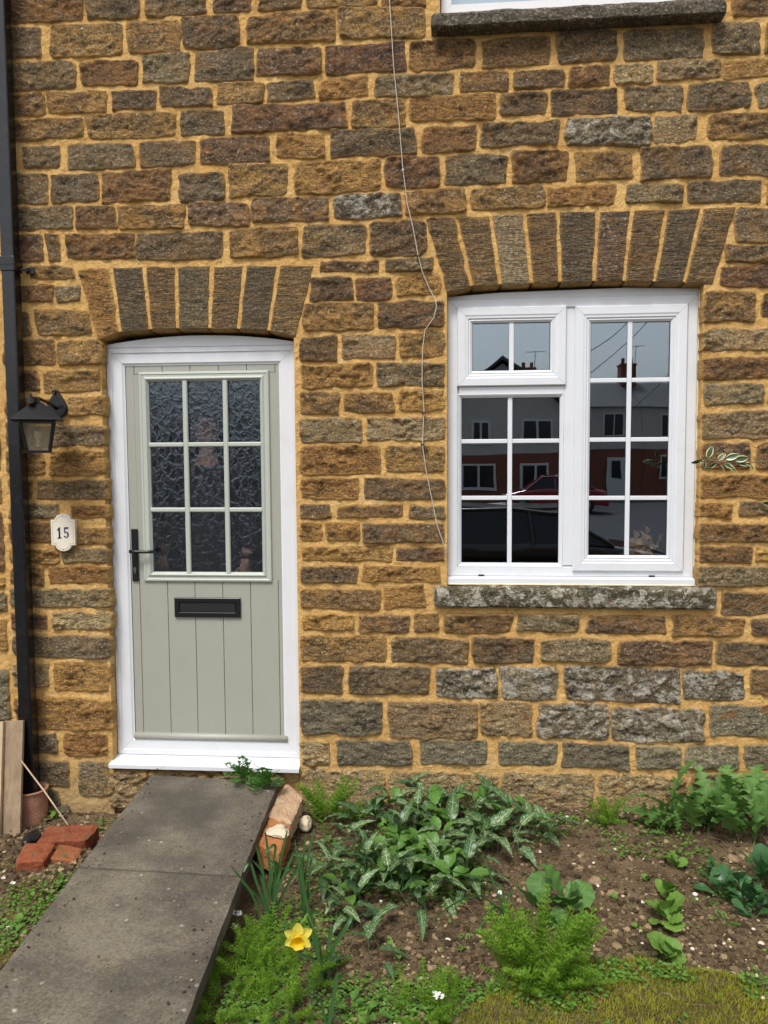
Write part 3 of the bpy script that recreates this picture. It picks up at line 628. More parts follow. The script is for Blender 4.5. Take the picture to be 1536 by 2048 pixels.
# sills of stone
def slab_sill(name, px0, px1, pyt, pyb, m, yf, yb, chunk=0):
    l = P(px0, (pyt + pyb) / 2, yf).x; r = P(px1, (pyt + pyb) / 2, yf).x; zt0 = P((px0 + px1) / 2, pyt, yf).z; zb0 = P((px0 + px1) / 2, pyb, yf).z
    nx, na = 110, 6; sec = []
    H = zt0 - zb0
    prof = [(yb, H + .012)] + [(yb + (yf + .012 - yb) * t, H + .012 - .010 * t) for t in (.33, .66, 1)] + [(yf + .003, H - .008), (yf, H * .8), (yf - .001, H * .55), (yf, H * .3), (yf + .003, H * .12), (yf + .012, .003), (yf + .03, 0), (yb, 0)]
    k = len(prof); vs = []; fs = []; ew = []
    for i in range(nx + 1):
        t = i / nx; x = l + (r - l) * t
        e = min(t, 1 - t) * (r - l); k1 = 1 - max(0, 1 - e / .02) ** 2 * .16
        for (y, z) in prof:
            yy = y; zz_ = H / 2 + (z - H / 2) * k1
            if y < yb - .02:
                yy += .006 * fr(x * 12, z * 20, 3, 3) + max(0, 1 - e / .02) ** 2 * .02; zz_ += .006 * fr(x * 9, z * 8, 8, 3)
            vs.append((x + .004 * fr(z * 20, y * 20, t * 3, 2), yy, zb0 + zz_)); ew.append(1)
    for i in range(nx):
        for j in range(k): j2 = (j + 1) % k; fs.append((i * k + j, i * k + j2, (i + 1) * k + j2, (i + 1) * k + j))
    fs.append(tuple(range(k))[::-1]); fs.append(tuple(nx * k + j for j in range(k)))
    mb = MB(); mb.add(vs, fs)
    for i in range(len(mb.v)): pass
    c = ((l + r) / 2, 0, (zt0 + zb0) / 2)
    o = obj(name, mb, m, cot, smooth=False, origin=c)
    at = o.data.attributes.new('edge', 'FLOAT', 'POINT'); at.data.foreach_set('value', ew)
    return o
tag(slab_sill('window_sill', 868, 1436, 1178, 1219, SILL, -.045, .14), 'thick stone sill crusted with white lichen')
tag(slab_sill('window_sill', 862, 1455, 9, 40, SILL2, -.085, .14), 'dark stone sill under the upper window')
# upper window
uz = ub + .02
uw = obj('window', ring(ul + .004, ur - .004, uz, uz + 1.1, [(0, .14), (0, FY + .003), (.003, FY), (.05, FY), (.056, FY + .012), (.056, .14)]), UPVC, cot)
obj('pane', MB().box(ul + .055, ur - .055, FY + .02, FY + .025, uz + .05, uz + 1.05), GLASS, uw)
umx = (ul + ur) / 2; obj('mullion', MB().box(umx - .03, umx + .03, FY + .001, FY + .019, uz + .0565, uz + 1.04), UPVC, uw, bevel=.002)
obj('curtain', MB().box(ul + .06, ur - .06, FY + .10, FY + .103, uz - .1, uz + 1.2), plain('white_net', (.55, .58, .65), .9), uw)
# rough footing stones under the threshold
mb = MB(); mb.box(dl - .02, dr + .02, .03, .16, -.4, zb_ - .004); obj('footing', mb, MORTAR, cot)
for x0, y0, x1, y1, k in [(218, 1541, 296, 1612, 't'), (300, 1546, 420, 1600, 'g'), (425, 1550, 560, 1600, 'G')]:
    stone_obj('stone', rectquad(x0, y0, x1, y1, .003), SM[k], cot, rough=1.8)

# ------------------------------------------------------------------ GROUND
def lerp(a, b, t): return a + (b - a) * max(0, min(1, t))
E1 = G(302, 1549, 0); E2 = G(0, 1948, 0)           # left edge of path
F1 = G(556, 1563, 0); F2 = G(372, 2046, 0)         # right edge
def path_x(y, side):
    a, b = (E1, E2) if side == 'L' else (F1, F2)
    return a.x + (b.x - a.x) * (y - a.y) / (b.y - a.y)
moss_c = G(1330, 2085)
def moss(x, y):
    d = math.hypot((x - moss_c.x) / .62, (y - moss_c.y) / .40) + .25 * nz(Vector((x * 5, y * 5, 0)))
    return max(0, min(1, (1.05 - d) / .25))
def soilz(x, y):
    t = max(0, min(1, (path_x(y, 'R') - x) / .3 + .5))
    base = lerp(-.170, -.190, t)
    if x < path_x(y, 'L') - .05: base = lerp(-.165, -.285, (y + .62) / .36)
    z = base + .013 * fr(x * 3.1, y * 3.1, 1, 3) + .008 * fr(x * 14, y * 14, 5, 3) + .045 * moss(x, y)
    if y > -.14 and x > path_x(y, 'R'): z -= .012 * (y + .14) / .14
    return z
def soil_mat():
    m, n, done = mat('garden_soil'); v = n('TexCoord').outputs['Object']
    a = n('TexNoise', Vector=v, Scale=3.0, Detail=5.0, Roughness=.6); b = n('TexNoise', Vector=v, Scale=70.0, Detail=6.0, Roughness=.75)
    c = mixc(n, ramp(n, a.outputs[0], [(.35, 0.), (.65, 1.)]), (.095, .064, .036), (.19, .135, .075))
    c = mixc(n, ramp(n, b.outputs[0], [(.3, .8), (.5, 0.)]), c, (.03, .02, .013))
    c = mixc(n, ramp(n, b.outputs[0], [(.58, 0.), (.7, .6)]), c, (.30, .21, .13))
    bp = n('Bump', Strength=1.0, Distance=.012, Height=b.outputs[0])
    done(n('BsdfPrincipled', Base_Color=c, Roughness=.95, Normal=bp.outputs[0], Specular_IOR_Level=.15)); return m
SOIL = soil_mat()
mb = MB(); xs = np.concatenate([np.arange(-3.4, -2.4, .08), np.arange(-2.4, 2.0, .022), np.arange(2.0, 3.7, .08)]); ys = np.concatenate([np.arange(-4.9, -2.2, .08), np.arange(-2.2, .09, .022)])
for y in ys:
    for x in xs: mb.v.append((float(x), float(y), soilz(x, y)))
nx = len(xs)
for j in range(len(ys) - 1):
    for i in range(nx - 1): k = j * nx + i; mb.f.append((k, k + 1, k + nx + 1, k + nx))
tag(obj('soil', mb, SOIL, smooth=True), kind='structure')
ASPH = plain('asphalt', (.05, .05, .052), .9, .2, 40, .004); GREEN = plain('far_ground', (.06, .075, .035), .95, .3, 4)
tag(obj('ground', MB().add([(-150, -200, -.60), (150, -200, -.60), (150, 60, -.60), (-150, 60, -.60)], [(0, 1, 2, 3)]), GREEN), kind='structure')
tag(obj('road', MB().add([(-80, -40, -.59), (80, -40, -.59), (80, -6.2, -.59), (-80, -6.2, -.59)], [(0, 1, 2, 3)]), ASPH), kind='structure')
PAVE = plain('concrete_paving', (.22, .21, .19), .9, .15, 12, .003)
tag(obj('pavement', MB().box(-60, 60, -6.2, -4.95, -.62, -.46), PAVE), kind='structure')
tag(obj('terrain', MB().box(-3.4, 3.7, -4.93, .1, -.62, -.38), SOIL), kind='structure')
# path slabs
def slab_mat():
    m, n, done = mat('concrete_slab'); v = n('TexCoord').outputs['Object']
    a = n('TexNoise', Vector=v, Scale=2.2, Detail=5.0, Roughness=.6); b = n('TexNoise', Vector=v, Scale=105.0, Detail=5.0, Roughness=.85); d = n('TexNoise', Vector=v, Scale=11.0, Detail=6.0, Roughness=.7)
    c = mixc(n, ramp(n, a.outputs[0], [(.38, 0.), (.62, 1.)]), (.098, .086, .066), (.180, .158, .118))
    c = mixc(n, ramp(n, d.outputs[0], [(.5, 0.), (.68, .55)]), c, (.185, .150, .090))
    c = mixc(n, ramp(n, b.outputs[0], [(.36, .85), (.48, 0.)]), c, (.05, .042, .033))
    c = mixc(n, ramp(n, b.outputs[0], [(.53, 0.), (.66, .75)]), c, (.28, .245, .19))
    vo = n('TexVoronoi', Vector=n('VectorMath', {'operation': 'ADD'}, _0=v, _1=n('VectorMath', {'operation': 'SCALE'}, _0=d.outputs[1], Scale=.03).outputs[0]).outputs[0], Scale=15.0, Randomness=1.0)
    rs = n('SeparateColor', Color=vo.outputs['Color']).outputs[0]
    sp = mth(n, 'MULTIPLY', ramp(n, vo.outputs['Distance'], [(.05, 1.), (.14, 0.)]), mth(n, 'GREATER_THAN', rs, .55))
    c = mixc(n, mth(n, 'MULTIPLY', sp, .6), c, (.62, .57, .46))
    e_ = n('TexNoise', Vector=v, Scale=1.1, Detail=8.0, Roughness=.75)
    c = mixc(n, ramp(n, e_.outputs[0], [(.40, .65), (.56, 0.)]), c, (.064, .055, .045))
    yy = n('SeparateXYZ', Vector=v).outputs['Y']
    c = mixc(n, mth(n, 'MULTIPLY', ramp(n, mth(n, 'ADD', yy, mth(n, 'MULTIPLY', d.outputs[0], .5)), [(.0, 0.), (.9, 1.)]), .5), c, (.20, .155, .088))
    bp = n('Bump', Strength=.9, Distance=.004, Height=mth(n, 'ADD', b.outputs[0], mth(n, 'MULTIPLY', d.outputs[0], .8)))
    done(n('BsdfPrincipled', Base_Color=c, Roughness=.9, Normal=bp.outputs[0], Specular_IOR_Level=.25)); return m
SLAB = slab_mat()
gp = bpy.data.objects.new('garden_path', None); col.objects.link(gp); gp.location = (E1.x, -1, 0); gp['kind'] = 'structure'
j1 = (G(158, 1732, 0), G(482, 1750, 0)); j2 = (G(30, 2029, 0), G(150, 2045, 0))
pdir = ((E2 - E1).normalized() + (F2 - F1).normalized()).normalized()
def slab(c, zo=0.0, nsub=26):
    # c: four ground points: back-left, back-right, front-right, front-left
    mb = MB(); n1 = nsub
    cs = [Vector((p.x, p.y)) for p in c]
    for j in range(n1 + 1):
        for i in range(n1 + 1):
            u, v = i / n1, j / n1; p = (cs[0] * (1 - u) + cs[1] * u) * (1 - v) + (cs[3] * (1 - u) + cs[2] * u) * v
            edge = i in (0, n1) or j in (0, n1)
            k = .0035 if edge else 0
            mb.v.append((p.x + (k * nz(Vector((p.x * 20, p.y * 20, 2)))), p.y + k * nz(Vector((p.x * 20, p.y * 20, 8))), zo + .0022 * fr(p.x * 5, p.y * 5, 4, 3) - (.004 if edge else 0)))
    st = n1 + 1
    for j in range(n1):
        for i in range(n1): k = j * st + i; mb.f.append((k, k + st, k + st + 1, k + 1))
    ringi = [i for i in range(st)] + [j * st + n1 for j in range(1, st)] + [n1 * st + i for i in range(n1 - 1, -1, -1)] + [j * st for j in range(n1 - 1, 0, -1)]
    o_ = len(mb.v)
    for k in ringi: mb.v.append((mb.v[k][0], mb.v[k][1], zo - .055))
    for a in range(len(ringi)): b = (a + 1) % len(ringi); mb.f.append((ringi[a], ringi[b], o_ + b, o_ + a))
    return obj('paving_slab', mb, SLAB, gp, smooth=False)
off = lambda p, d: Vector((p.x + pdir.x * d, p.y + pdir.y * d, 0))
slab([E1, F1, off(j1[1], -.003), off(j1[0], -.003)])
R2 = Vector((path_x(G(300, 2050, 0).y, 'R'), G(300, 2050, 0).y, 0))
b0, b1 = Vector((G(30, 2029, 0).x - 0, G(30, 2029, 0).y, 0)), None
# second slab: square off its front edge parallel to its back edge
bl, br_ = off(j1[0], .003), off(j1[1], .003)
L2 = .80
fl, fr2 = bl + (E2 - E1).normalized() * (L2 + .0), br_ + (F2 - F1).normalized() * (L2 + .02)
slab([bl, br_, fr2, fl], -.004)
pl, pr_ = fl, fr2
for k in range(3):
    a, b = off(pl, .006), off(pr_, .006); c_, d_ = a + pdir * .9, b + pdir * .9
    slab([a, b, d_, c_], -.002 * k, 12); pl, pr_ = c_, d_
# mortar bed under slabs
mb = MB(); q0, q1 = E1, F1
for (a, b, c_, d_) in [(E1, F1, fr2, fl)]:
    mb.add([(a.x + .02, a.y, -.056), (b.x - .03, b.y, -.056), (c_.x - .03, c_.y, -.056), (d_.x + .02, d_.y, -.056), (a.x + .02, a.y, -.25), (b.x - .03, b.y, -.25), (c_.x - .03, c_.y, -.25), (d_.x + .02, d_.y, -.25)], [(0, 3, 2, 1), (0, 1, 5, 4), (1, 2, 6, 5), (2, 3, 7, 6), (3, 0, 4, 7)])
obj('bedding', mb, SOIL, gp)

# ------------------------------------------------------------------ scattering (numpy)
ico = [(0, 0, 1), (.894, 0, .447), (.276, .851, .447), (-.724, .526, .447), (-.724, -.526, .447), (.276, -.851, .447), (.724, .526, -.447), (-.276, .851, -.447), (-.894, 0, -.447), (-.276, -.851, -.447), (.724, -.526, -.447), (0, 0, -1)]
icof = [(0, 1, 2), (0, 2, 3), (0, 3, 4), (0, 4, 5), (0, 5, 1), (1, 6, 2), (2, 7, 3), (3, 8, 4), (4, 9, 5), (5, 10, 1), (6, 7, 2), (7, 8, 3), (8, 9, 4), (9, 10, 5), (10, 6, 1), (11, 7, 6), (11, 8, 7), (11, 9, 8), (11, 10, 9), (11, 6, 10)]
def subdiv(v, f):
    v = [Vector(p).normalized() for p in v]; cache = {}; nf = []
    def mid(a, b):
        k = (min(a, b), max(a, b))
        if k not in cache: cache[k] = len(v); v.append(((v[a] + v[b]) / 2).normalized())
        return cache[k]
    for a, b, c in f: ab, bc, ca = mid(a, b), mid(b, c), mid(c, a); nf += [(a, ab, ca), (b, bc, ab), (c, ca, bc), (ab, bc, ca)]
    return v, nf
ICO = np.array(ico); ICOF = np.array(icof)
v2, f2 = subdiv(ico, icof); ICO2 = np.array([tuple(p) for p in v2]); ICOF2 = np.array(f2)
v3, f3 = subdiv(v2, f2); ICO3 = np.array([tuple(p) for p in v3]); ICOF3 = np.array(f3)
def rocks(name, pts, sizes, m, base=ICO2, bf=ICOF2, flat=.65, jag=.28, cols=None):
    V_ = []; F_ = []; C_ = []
    nb_ = len(base)
    for i, (p, s) in enumerate(zip(pts, sizes)):
        th = rng.uniform(0, 2 * np.pi); c, s_ = np.cos(th), np.sin(th)
        b = base * (1 + rng.uniform(-jag, jag, (nb_, 1))) * np.array([rng.uniform(.75, 1.3), rng.uniform(.7, 1.1), flat * rng.uniform(.7, 1.2)])
        b = np.stack([b[:, 0] * c - b[:, 1] * s_, b[:, 0] * s_ + b[:, 1] * c, b[:, 2]], 1) * s
        V_.append(b + np.array(p)); F_.append(bf + i * nb_); C_.append(np.full(nb_, rng.uniform()))
    V_ = np.concatenate(V_); F_ = np.concatenate(F_)
    me = bpy.data.meshes.new(name); me.from_pydata(V_.tolist(), [], F_.tolist())
    at = me.attributes.new('tone', 'FLOAT', 'POINT'); at.data.foreach_set('value', np.concatenate(C_).astype(np.float32))
    me.polygons.foreach_set('use_smooth', [False] * len(me.polygons)); me.materials.append(m)
    o = bpy.data.objects.new(name, me); col.objects.link(o); return o
def clod_mat(name, stops, bumpd=.004):
    m, n, done = mat(name); v = n('TexCoord').outputs['Object']; t = n('Attribute', {'attribute_name': 'tone'}).outputs['Fac']
    b = n('TexNoise', Vector=v, Scale=150.0, Detail=4.0, Roughness=.7)
    c = ramp(n, t, stops)
    c = mixc(n, ramp(n, b.outputs[0], [(.32, .6), (.5, 0.)]), c, (.04, .026, .016))
    done(n('BsdfPrincipled', Base_Color=c, Roughness=.95, Normal=n('Bump', Strength=1.0, Distance=bumpd, Height=b.outputs[0]).outputs[0], Specular_IOR_Level=.2)); return m
CLOD = clod_mat('soil_clods', [(0., (.042, .028, .016)), (.40, (.085, .058, .032)), (.68, (.145, .100, .054)), (.88, (.235, .165, .090)), (1., (.40, .29, .165))])
PEB = clod_mat('pebbles', [(0., (.26, .17, .10)), (.35, (.38, .27, .16)), (.6, (.50, .40, .26)), (.85, (.62, .54, .40)), (1., (.72, .68, .58))], .001)
def in_garden():
    while True:
        if rng.uniform() < .16:
            x_, y_ = (rng.uniform(-2.35, -1.2), rng.uniform(-.9, -.01)) if rng.uniform() < .6 else (rng.uniform(-.9, 1.7), rng.uniform(-.2, -.01))
            if not path_x(y_, 'L') - .02 < x_ < path_x(y_, 'R') + .015: return Vector((x_, y_, 0))
            continue
        px = rng.uniform(-40, 1580); py = 1585 + (2100 - 1585) * rng.uniform() ** .85
        g = G(px, py, -.15)
        if g.y > -.005: continue
        if path_x(g.y, 'L') - .02 < g.x < path_x(g.y, 'R') + .015: continue
        return g
pts = []; sz = []
while len(pts) < 19000:
    g = in_garden()
    if moss(g.x, g.y) > .4: continue
    s = .0028 + .013 * rng.uniform() ** 5
    pts.append((g.x, g.y, soilz(g.x, g.y) + s * .3)); sz.append(s)
tag(rocks('soil_clods', pts, sz, CLOD, jag=.3), 'brown crumbly clods of bare soil across the flower bed', 'soil', kind='stuff')
pts = []; sz = []
while len(pts) < 700:
    g = in_garden()
    if moss(g.x, g.y) > .3: continue
    pxr = g.x > .3
    if not pxr and rng.uniform() < .55: continue
    s = .002 + .0065 * rng.uniform() ** 2.5
    pts.append((g.x, g.y, soilz(g.x, g.y) + s * .7 + .002)); sz.append(s)
tag(rocks('gravel', pts, sz, PEB, jag=.12), 'small pale stones strewn over the soil', 'gravel', kind='stuff')
def rock_obj(name, loc, s, m, label=None, cat=None, group=None, flat=.6, scale=(1, 1, 1), jag=.1, rz=0, tone=.9):
    b = ICO3.copy(); sd_ = random.random() * 99
    b2 = []
    for p in b: k = 1 + jag * fr(p[0] * 1.6 + sd_, p[1] * 1.6, p[2] * 1.6, 3); b2.append((p[0] * k * scale[0] * s, p[1] * k * scale[1] * s, p[2] * k * scale[2] * s * flat))
    me = bpy.data.meshes.new(name); me.from_pydata(b2, [], ICOF3.tolist()); me.polygons.foreach_set('use_smooth', [True] * len(me.polygons)); me.materials.append(m)
    at = me.attributes.new('tone', 'FLOAT', 'POINT'); at.data.foreach_set('value', [tone] * len(b2)); at = me.attributes.new('edge', 'FLOAT', 'POINT'); at.data.foreach_set('value', [1.] * len(b2))
    o = bpy.data.objects.new(name, me); col.objects.link(o); o.location = loc; o.rotation_euler.z = rz; return tag(o, label, cat, group)
def gz(px, py, dz=0):
    g = G(px, py, -.15)
    for _ in range(3): g = G(px, py, soilz(g.x, g.y))
    return Vector((g.x, g.y, soilz(g.x, g.y) + dz))
PL = ['largest cream pebble by the grass near the lower right', 'pebble left of the cream pair beside the pale green row', 'small white pebble just above the pale pebble row', 'pebble above the cream pebble group', 'pebble at the right edge above the lower corner', 'pebble right of the white pebble pair', 'tiny pebble in the row right of the lowest pale plant', 'tan pebble beside the lowest pale green plant', 'pebble between the largest one and the right edge', 'pebble in the lower right corner above the cut leaved weed', 'pale pebble on bare soil left of the round leaved row', 'pebble right of the broad leaved plant', 'pebble below the marbled clump tip', 'small white pebble in the middle of the bare soil', 'white pebble at the bottom left of the bare soil', 'upright pebble on dark soil below the marbled clump', 'brown pebble above the upright one', 'reddish pebble below the clump centre', 'pebble between the white flower and big feathery plant', 'white pebble beside the topmost pale green plant', 'pebble on soil left of the small round seedling', 'pebble on soil near the jagged weeds']
LL = ['lump of earth just right of the snowdrop', 'largest sandy earth lump right of the marbled clump', 'rounded earth lump on the open soil', 'earth lump beside the broad leaved plant', 'earth lump under the jagged weeds', 'earth lump at the right edge under the jagged weeds', 'left earth lump of the group under the jagged weeds', 'earth lump right of the big feathery plant', 'small earth lump below the marbled clump', 'small earth lump left of the big feathery plant']
RL = ['grey green rubble stone nearest the clay pipe', 'tan rubble stone left of the path corner', 'tan rubble stone under the threshold corner', 'dark rubble stone in front of the others', 'orange rubble stone beside the path top']
for px, py, s, t in [(1465, 1950, 13, 1), (1406, 1906, 8, .95), (1385, 1899, 8, 1), (1447, 1888, 8, .8), (1522, 1890, 12, .8), (1462, 1895, 7, .9), (1430, 1893, 6, .9), (1300, 1937, 9, .7), (1506, 1960, 8, .95), (1526, 1998, 8, .9), (1285, 1806, 8, .95), (1106, 1769, 11, .8), (1148, 1730, 9, .7), (1195, 1773, 7, 1), (772, 2005, 12, .95), (832, 1976, 9, .95), (842, 1958, 8, .8), (870, 1905, 8, .5), (990, 1976, 7, .8), (1390, 1790, 10, 1), (1290, 1720, 9, .9), (1230, 1700, 7, .8)]:
    d = 1.68 * 1538 / (py - 925) ; rock_obj('pebble', gz(px, py, .003), s / 1538 * d * .55, PEB, PL.pop(0), 'pebble', 'pale pebbles on the flower bed', tone=t)
for px, py, s in [(1080, 1755, 20), (1190, 1765, 26), (1225, 1790, 24), (1180, 1850, 24), (1490, 1715, 22), (1525, 1712, 20), (1465, 1720, 22), (1235, 1895, 18), (870, 1875, 14), (1060, 1890, 16)]:
    d = 1.68 * 1538 / (py - 925); rock_obj('soil_lump', gz(px, py, .004), s / 1538 * d * .55, clod_mat('lump', [(0., (.25, .17, .10)), (1., (.30, .21, .125))]), LL.pop(0), 'soil lump', 'earth lumps on the flower bed', jag=.45)
pts = []; sz = []
for _ in range(420):
    y = rng.uniform(-1.9, -.03); e = abs(rng.normal()) * .05; x = path_x(y, 'L') + .01 + e if rng.uniform() < .45 else path_x(y, 'R') - .01 - e
    if rng.uniform() < .2: x = rng.uniform(path_x(y, 'L') + .02, path_x(y, 'R') - .02)
    s = .0012 + .0038 * rng.uniform() ** 3; pts.append((x, y, .002)); sz.append(s)
tag(rocks('grit', pts, sz, CLOD, jag=.3), 'loose crumbs of soil and grit on the paving slabs', 'grit', kind='stuff')
# dry straw and twigs
mb = MB()
for _ in range(170):
    g = in_garden(); a = rng.uniform(0, 6.28); L = rng.uniform(.03, .10); z = soilz(g.x, g.y) + .008
    mb.tube([(g.x, g.y, z), (g.x + math.cos(a) * L / 2 + rng.normal() * .004, g.y + math.sin(a) * L / 2, z + .006), (g.x + math.cos(a + .3) * L, g.y + math.sin(a + .3) * L, z)], .0008, 3)
tag(obj('dry_stalks', mb, plain('straw', (.30, .21, .12), .8, .4, 8)), 'thin dry stalks and twigs scattered on the soil', 'dry stalks', kind='stuff')

# ------------------------------------------------------------------ foliage
def leaf_mat(name, c1, c2, rough=.45, veins=None, back=.25, vein=None):
    m, n, done = mat(name); oi = n('ObjectInfo').outputs['Random']; uv = n('TexCoord').outputs['UV']; v = n('TexCoord').outputs['Object']
    a = n('TexNoise', Vector=v, Scale=26.0, Detail=4.0, Roughness=.6)
    tn = n('Attribute', {'attribute_name': 'tone'}).outputs['Fac']
    c = mixc(n, mth(n, 'ADD', mth(n, 'MULTIPLY', a.outputs[0], .5), mth(n, 'ADD', mth(n, 'MULTIPLY', oi, .4), mth(n, 'MULTIPLY', tn, .5)), True), c1, c2)
    h = a.outputs[0]
    sx = n('SeparateXYZ', Vector=uv)
    au = mth(n, 'ABSOLUTE', mth(n, 'SUBTRACT', sx.outputs[0], .5))
    if veins:
        ds = n('TexNoise', Vector=uv, Scale=5.0, Detail=2.0)
        uo = n('CombineXYZ', X=mth(n, 'ADD', mth(n, 'MULTIPLY', au, 3.2), mth(n, 'MULTIPLY', oi, 9.0)), Y=mth(n, 'SUBTRACT', mth(n, 'MULTIPLY', sx.outputs[1], 6.5), mth(n, 'MULTIPLY', au, 5.0)))
        uo = n('VectorMath', {'operation': 'ADD'}, _0=uo, _1=n('VectorMath', {'operation': 'SCALE'}, _0=ds.outputs[1], Scale=.35).outputs[0])
        vo = n('TexVoronoi', {'feature': 'DISTANCE_TO_EDGE', 'voronoi_dimensions': '2D'}, Vector=uo, Scale=1.5)
        ve = mth(n, 'MAXIMUM', ramp(n, vo.outputs['Distance'], [(.03, 1.), (.10, 0.)]), ramp(n, au, [(.015, 1.), (.045, 0.)]))
        ve = mth(n, 'MULTIPLY', ve, ramp(n, au, [(.36, 1.), (.45, .0)]))
        c = mixc(n, mth(n, 'MULTIPLY', ve, ramp(n, oi, [(.0, .15), (.8, .85)])), c, veins)
    elif vein:
        wv = n('TexWave', {'wave_type': 'BANDS', 'bands_direction': 'Y'}, Vector=n('CombineXYZ', X=0.0, Y=mth(n, 'SUBTRACT', sx.outputs[1], mth(n, 'MULTIPLY', au, .5))), Scale=3.2)
        ve = mth(n, 'MAXIMUM', ramp(n, wv.outputs[0], [(.86, 0.), (1., .5)]), ramp(n, au, [(.01, 1.), (.04, 0.)]))
        c = mixc(n, mth(n, 'MULTIPLY', ve, .45), c, vein); h = mth(n, 'SUBTRACT', h, ve)
    bp = n('Bump', Strength=.6, Distance=.002, Height=h).outputs[0]
    pr = n('BsdfPrincipled', Base_Color=c, Roughness=rough, Normal=bp, Specular_IOR_Level=.4)
    tr = n('BsdfTranslucent', Color=c, Normal=bp)
    done(n('MixShader', _0=back, _1=pr, _2=tr)); return m
ARUM = leaf_mat('variegated_leaf', (.022, .068, .022), (.058, .140, .036), .34, veins=(.55, .64, .36))
ARUMP = leaf_mat('plain_arum_leaf', (.060, .155, .022), (.13, .27, .045), .36, vein=(.2, .34, .09))
FEATH = leaf_mat('feathery_leaf', (.10, .23, .016), (.28, .46, .040), .55, back=.4)
FEATHB = leaf_mat('bluish_feathery_leaf', (.06, .14, .035), (.13, .26, .06), .55, back=.35)
STRAP = leaf_mat('strap_leaf', (.035, .10, .030), (.075, .17, .050), .42)
ROUND = leaf_mat('round_leaf', (.105, .215, .03), (.21, .36, .06), .55, vein=(.30, .44, .13), back=.3)
GLOSSY = leaf_mat('dark_oval_leaf', (.030, .095, .030), (.060, .170, .050), .30, vein=(.09, .18, .06))
LOBED = leaf_mat('lobed_leaf', (.060, .150, .028), (.145, .28, .055), .5, vein=(.16, .30, .11))
WEED = leaf_mat('weed_leaf', (.06, .15, .02), (.14, .28, .04), .5)
STEM = plain('green_stem', (.09, .20, .03), .5, .2, 20)
def leafmesh(name, m, L, W, prof, pet=.0, petz=.0, rise=.3, droop=.5, fold=.25, wave=0., n=14, cols_=4, tw=0., pw=.0012):
    """leaf along +X from the origin; profile prof(t)->0..1 half width"""
    V_ = []; F_ = []; U_ = []
    def sec(x, z, hw, up, v):
        o = len(V_)
        for k in range(cols_ + 1):
            s = k / cols_ * 2 - 1
            V_.append((x, s * hw, z + abs(s) * hw * fold + wave * hw * abs(s) * math.sin(v * 23 + s * 2))); U_.append((k / cols_, v))
        return o
    secs = []
    if pet: secs += [sec(0, 0, pw, 0, 0), sec(pet * .5, petz * .6, pw, 0, 0), sec(pet * .97, petz, pw, 0, 0)]
    for i in range(n + 1):
        t = i / n; x = pet + L * (t * math.cos(rise * .8)) * (1 - .12 * droop * t); z = petz + L * (math.sin(rise) * t - droop * t * t * .6)
        secs.append(sec(x, z, max(.0006, W * prof(t)), 0, t))
    for a, b in zip(secs, secs[1:]):
        for k in range(cols_): F_.append((a + k, a + k + 1, b + k + 1, b + k))
    me = bpy.data.meshes.new(name); me.from_pydata(V_, [], F_); uvl = me.uv_layers.new(name='UVMap')
    for lp in me.loops: uvl.data[lp.index].uv = U_[lp.vertex_index]
    me.polygons.foreach_set('use_smooth', [True] * len(me.polygons)); me.materials.append(m); return me
def arrow(t): return (.55 + 2.0 * t) * 1 if t < .16 else (.87 * (1 - ((t - .16) / .84) ** 1.5) ** .9 if t < 1 else 0)
def oval(t): return math.sin(math.pi * min(1, t ** .8 * .97 + .015)) ** .75
def obov(t): return math.sin(math.pi * min(1, t ** 1.4 * .95 + .03)) ** .8
def rnd_(t): return (1 - (2 * t - 1) ** 2) ** .5 if 0 < t < 1 else .02
def strap(t): return min(1, .6 + t) * (1 - t ** 6)
def lobed(t):
    s = (t * 6.0) % 1; return (math.sin(math.pi * min(1, t ** .75 * .96 + .02)) ** .7) * (.24 + .76 * (1 - abs(2 * s - 1)) ** 1.1)
A_ME = [leafmesh('leaf', ARUM, random.uniform(.10, .15), random.uniform(.022, .030), arrow, pet=p, petz=z, rise=r, droop=d, fold=.35, wave=.22) for p, z, r, d in ((.05, .09, .2, .5), (.07, .07, .1, .6), (.03, .11, .4, .6), (.06, .06, .3, .9), (.08, .05, .0, .4))]
P_ME = [leafmesh('leaf', ARUMP, random.uniform(.06, .09), random.uniform(.018, .026), oval, pet=p, petz=z, rise=r, droop=d, fold=.3, wave=.08) for p, z, r, d in ((.03, .07, .4, .5), (.05, .05, .3, .6), (.02, .09, .7, .5))]
R_ME = [leafmesh('leaf', ROUND, random.uniform(.055, .075), random.uniform(.024, .030), rnd_, pet=p, petz=z, rise=r, droop=d, fold=.22, wave=.10) for p, z, r, d in ((.015, .02, .5, .5), (.02, .012, .35, .5), (.008, .03, .8, .5))]
G_ME = [leafmesh('leaf', GLOSSY, random.uniform(.05, .07), random.uniform(.016, .020), obov, pet=p, petz=z, rise=r, droop=d, fold=.2) for p, z, r, d in ((.02, .03, .5, .5), (.03, .02, .3, .5), (.01, .05, .8, .4))]
L_ME = [leafmesh('leaf', LOBED, random.uniform(.13, .17), random.uniform(.036, .046), lobed, pet=p, petz=z, rise=r, droop=d, fold=.25, wave=.15, n=36) for p, z, r, d in ((.03, .05, .7, .6), (.05, .04, .4, .5), (.02, .08, 1.0, .6), (.04, .03, .3, .4))]
B_ME = [leafmesh('leaf', leaf_mat('broad_leaf', (.06, .15, .03), (.11, .24, .05), .5, vein=(.2, .34, .1)), .12, .045, oval, pet=.03, petz=.05, rise=r, droop=.6, fold=.2, wave=.12, n=18) for r in (.5, .9)]
